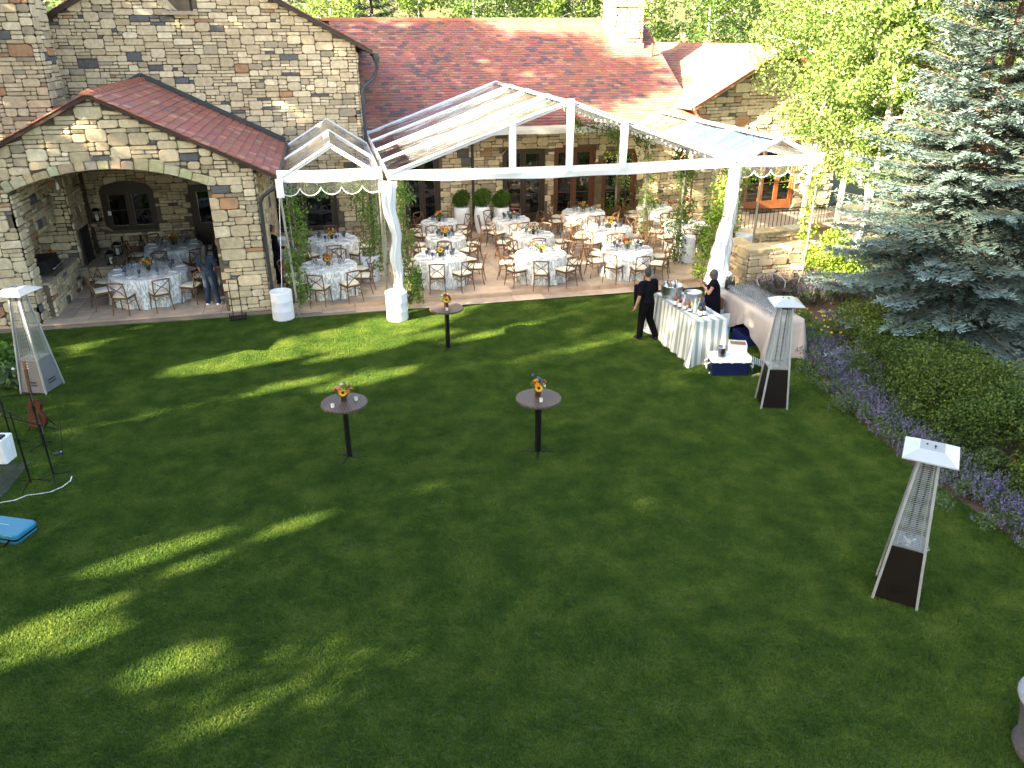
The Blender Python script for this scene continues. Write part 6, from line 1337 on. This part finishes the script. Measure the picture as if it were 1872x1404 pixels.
# far wood on the hill
fw = np.random.default_rng(77); P = []; rr_ = []
for k in range(420): x = fw.uniform(-60, 130); y = fw.uniform(62, 125); P.append((x, y, gh(x, y) + fw.uniform(2, 4))); rr_.append(fw.uniform(1.6, 3.2))
Pp = clusters(P, rr_, 60000, fw, .6); tag(obj('far_wood', quads_mesh('far_wood', leaf_quads(Pp, .55, rng=fw), blend((.07, .12, .05), (.2, .27, .12), fw.uniform(0, 1, 60000))), LEAFG), 'wooded hillside beyond the house', 'wood', kind='stuff')
# ------------------------------------------------------------------ trees left of the lawn (outside the frame) that shade it
def pc(p, back): # point on the line p, 'back' metres towards the sun
    a = radians(SUN_AZ); return (-sin(a) * p - cos(a) * back, cos(a) * p - sin(a) * back)
WIN = [(16.9, 5.8, .72, 3.9, 1.0), (17.3, 8.2, .5, 2.4, .9), (15.9, 6.8, .32, 2.2, .75), (14.3, 5.6, .28, 1.2, .9), (14.9, 4.2, .28, 1.1, .7), (15.2, 9.5, .28, 1.5, .8), (15.5, 13.0, .4, 2.4, .5), (10.3, .8, .24, 1.25, 1), (9.9, 2.6, .2, .7, 1), (9.5, -.6, .22, 1.0, 1), (9.0, -.5, .34, 1.0, .7), (7.95, .45, .3, .65, .9), (9.75, 1.1, .2, .6, .8), (10.6, 3.0, .16, .6, .7), (10.65, -.8, .16, .5, .5), (12.2, 13.2, .35, 1.5, .4), (10.6, 11.2, .3, 1.2, .3), (18.3, 14, 1.0, 3, .5), (20.8, 15.5, 1.2, 4, .45), (14.2, 16.6, .7, 1.2, .4)]  # chosen sunlit patches; the unseen crowns are thinned to let sun reach them
def hole_for(x, y, seed):
    """drops leaves whose shadow (p, s) would land on the sunlit patches chosen in WIN"""
    a = radians(SUN_AZ); rg = np.random.default_rng(seed)
    def f(P):
        X, Y, Z = P[:, 0] + x, P[:, 1] + y, P[:, 2]; p = -X * sin(a) + Y * cos(a); s = X * cos(a) + Y * sin(a) + Z / math.tan(radians(SUN_EL)); keep = np.ones(len(P), bool)
        for p0, s0, hp, hs_, am in WIN:
            d = ((p - p0) / hp) ** 2 + ((s - s0) / hs_) ** 2; keep &= ~((d < 1.0) & (rg.uniform(0, 1, len(P)) < am * 1.5 * (1.1 - d * .5)))
        return keep
    return f
row = [(-8 + 2.35 * k, 18 + (k % 2) * 2.5, 20.5 if k < 8 else 19.3 if k < 11 else 16.5, 2.9) for k in range(13)] + [(22.8, 9, 15.5, 2.2), (25.0, 7, 20, 2.7), (27.4, 8, 21, 2.8), (29.8, 10, 21, 3.0), (32.5, 14, 21, 3.0)] + [(-7, 26, 24, 3.6), (-2, 27, 24, 3.6), (3, 26, 24, 3.6), (7.2, 28, 24, 3.2)]
order = order + ['nineteenth', 'twentieth', 'twenty-first', 'twenty-second', 'twenty-third', 'twenty-fourth']
for k, (p, b, h, r) in enumerate(row):
    x, y = pc(p, b); aspen(x, y, h, 'tall aspen of the row left of the lawn, %s from the near end' % order[k], 80 + k, crown=(.08, 1), rad=r, n=14000, size=.27, nb=14, trunk_r=.16, group='aspens along the left side of the lawn', hole=hole_for(x, y, k))
# ------------------------------------------------------------------ grass
def grass():
    rg = np.random.default_rng(5); Q = []; C = []
    me = bpy.data.meshes.new('grass_tuft'); vs = []; fs = []
    for k in range(12):
        a = rg.uniform(0, 6.28); r = rg.uniform(0, .035); bx, by = r * cos(rg.uniform(0, 6.28)), r * sin(rg.uniform(0, 6.28)); l = rg.uniform(.016, .03); b = rg.uniform(.3, .8) * l; w_ = .0026
        sx, sy = -sin(a) * w_, cos(a) * w_; o = len(vs); vs += [(bx - sx, by - sy, 0), (bx + sx, by + sy, 0), (bx + cos(a) * b * .4 + sx * .8, by + sin(a) * b * .4 + sy * .8, l * .6), (bx + cos(a) * b * .4 - sx * .8, by + sin(a) * b * .4 - sy * .8, l * .6), (bx + cos(a) * b, by + sin(a) * b, l)]
        fs += [(o, o + 1, o + 2, o + 3), (o + 3, o + 2, o + 4)]
    me.from_pydata(vs, [], fs); me.materials.append(GRASSM)
    tuft = bpy.data.objects.new('grass_tuft', me)
    pts = [(-8.6, 4.0), (-1.4, 2.2), (7.6, 2.2)] + [p for p in reversed(LAWN_EDGE[:12])] + [(10.85, 16.2), (10.95, 18.2), (10.2, 19.6), (5.5, 19.66), (1.5, 19.68), (-.9, 20.05), (-1.7, 20.2), (-2.9, 20.15), (-8.4, 20.3)]
    gb = MB(); gb.v = [(x, y, .001) for x, y in pts]; gb.f = [tuple(range(len(pts)))]; base = gb.mesh('grass')
    go = bpy.data.objects.new('grass', base); COL.objects.link(go); go['kind'] = 'stuff'; go['label'] = 'short mown green grass of the lawn'; go['category'] = 'grass'
    ng = bpy.data.node_groups.new('scatter_grass', 'GeometryNodeTree'); ng.interface.new_socket('Geometry', in_out='INPUT', socket_type='NodeSocketGeometry'); ng.interface.new_socket('Geometry', in_out='OUTPUT', socket_type='NodeSocketGeometry')
    N = ng.nodes; i_ = N.new('NodeGroupInput'); o_ = N.new('NodeGroupOutput'); d = N.new('GeometryNodeDistributePointsOnFaces'); d.inputs['Density'].default_value = 2100; d.inputs['Seed'].default_value = 3
    oi = N.new('GeometryNodeObjectInfo'); oi.inputs['Object'].default_value = tuft; oi.inputs['As Instance'].default_value = True
    ip = N.new('GeometryNodeInstanceOnPoints'); rv = N.new('FunctionNodeRandomValue'); rv.data_type = 'FLOAT_VECTOR'; rv.inputs[0].default_value = (-.15, -.15, 0); rv.inputs[1].default_value = (.15, .15, 6.283)
    rs = N.new('FunctionNodeRandomValue'); rs.data_type = 'FLOAT'; rs.inputs[2].default_value = .75; rs.inputs[3].default_value = 1.35
    jn = N.new('GeometryNodeJoinGeometry')
    ng.links.new(i_.outputs[0], d.inputs['Mesh']); ng.links.new(d.outputs['Points'], ip.inputs['Points']); ng.links.new(oi.outputs['Geometry'], ip.inputs['Instance']); ng.links.new(rv.outputs[0], ip.inputs['Rotation']); ng.links.new(rs.outputs[1], ip.inputs['Scale']); ng.links.new(ip.outputs[0], o_.inputs[0])
    md = go.modifiers.new('scatter', 'NODES'); md.node_group = ng
grass()
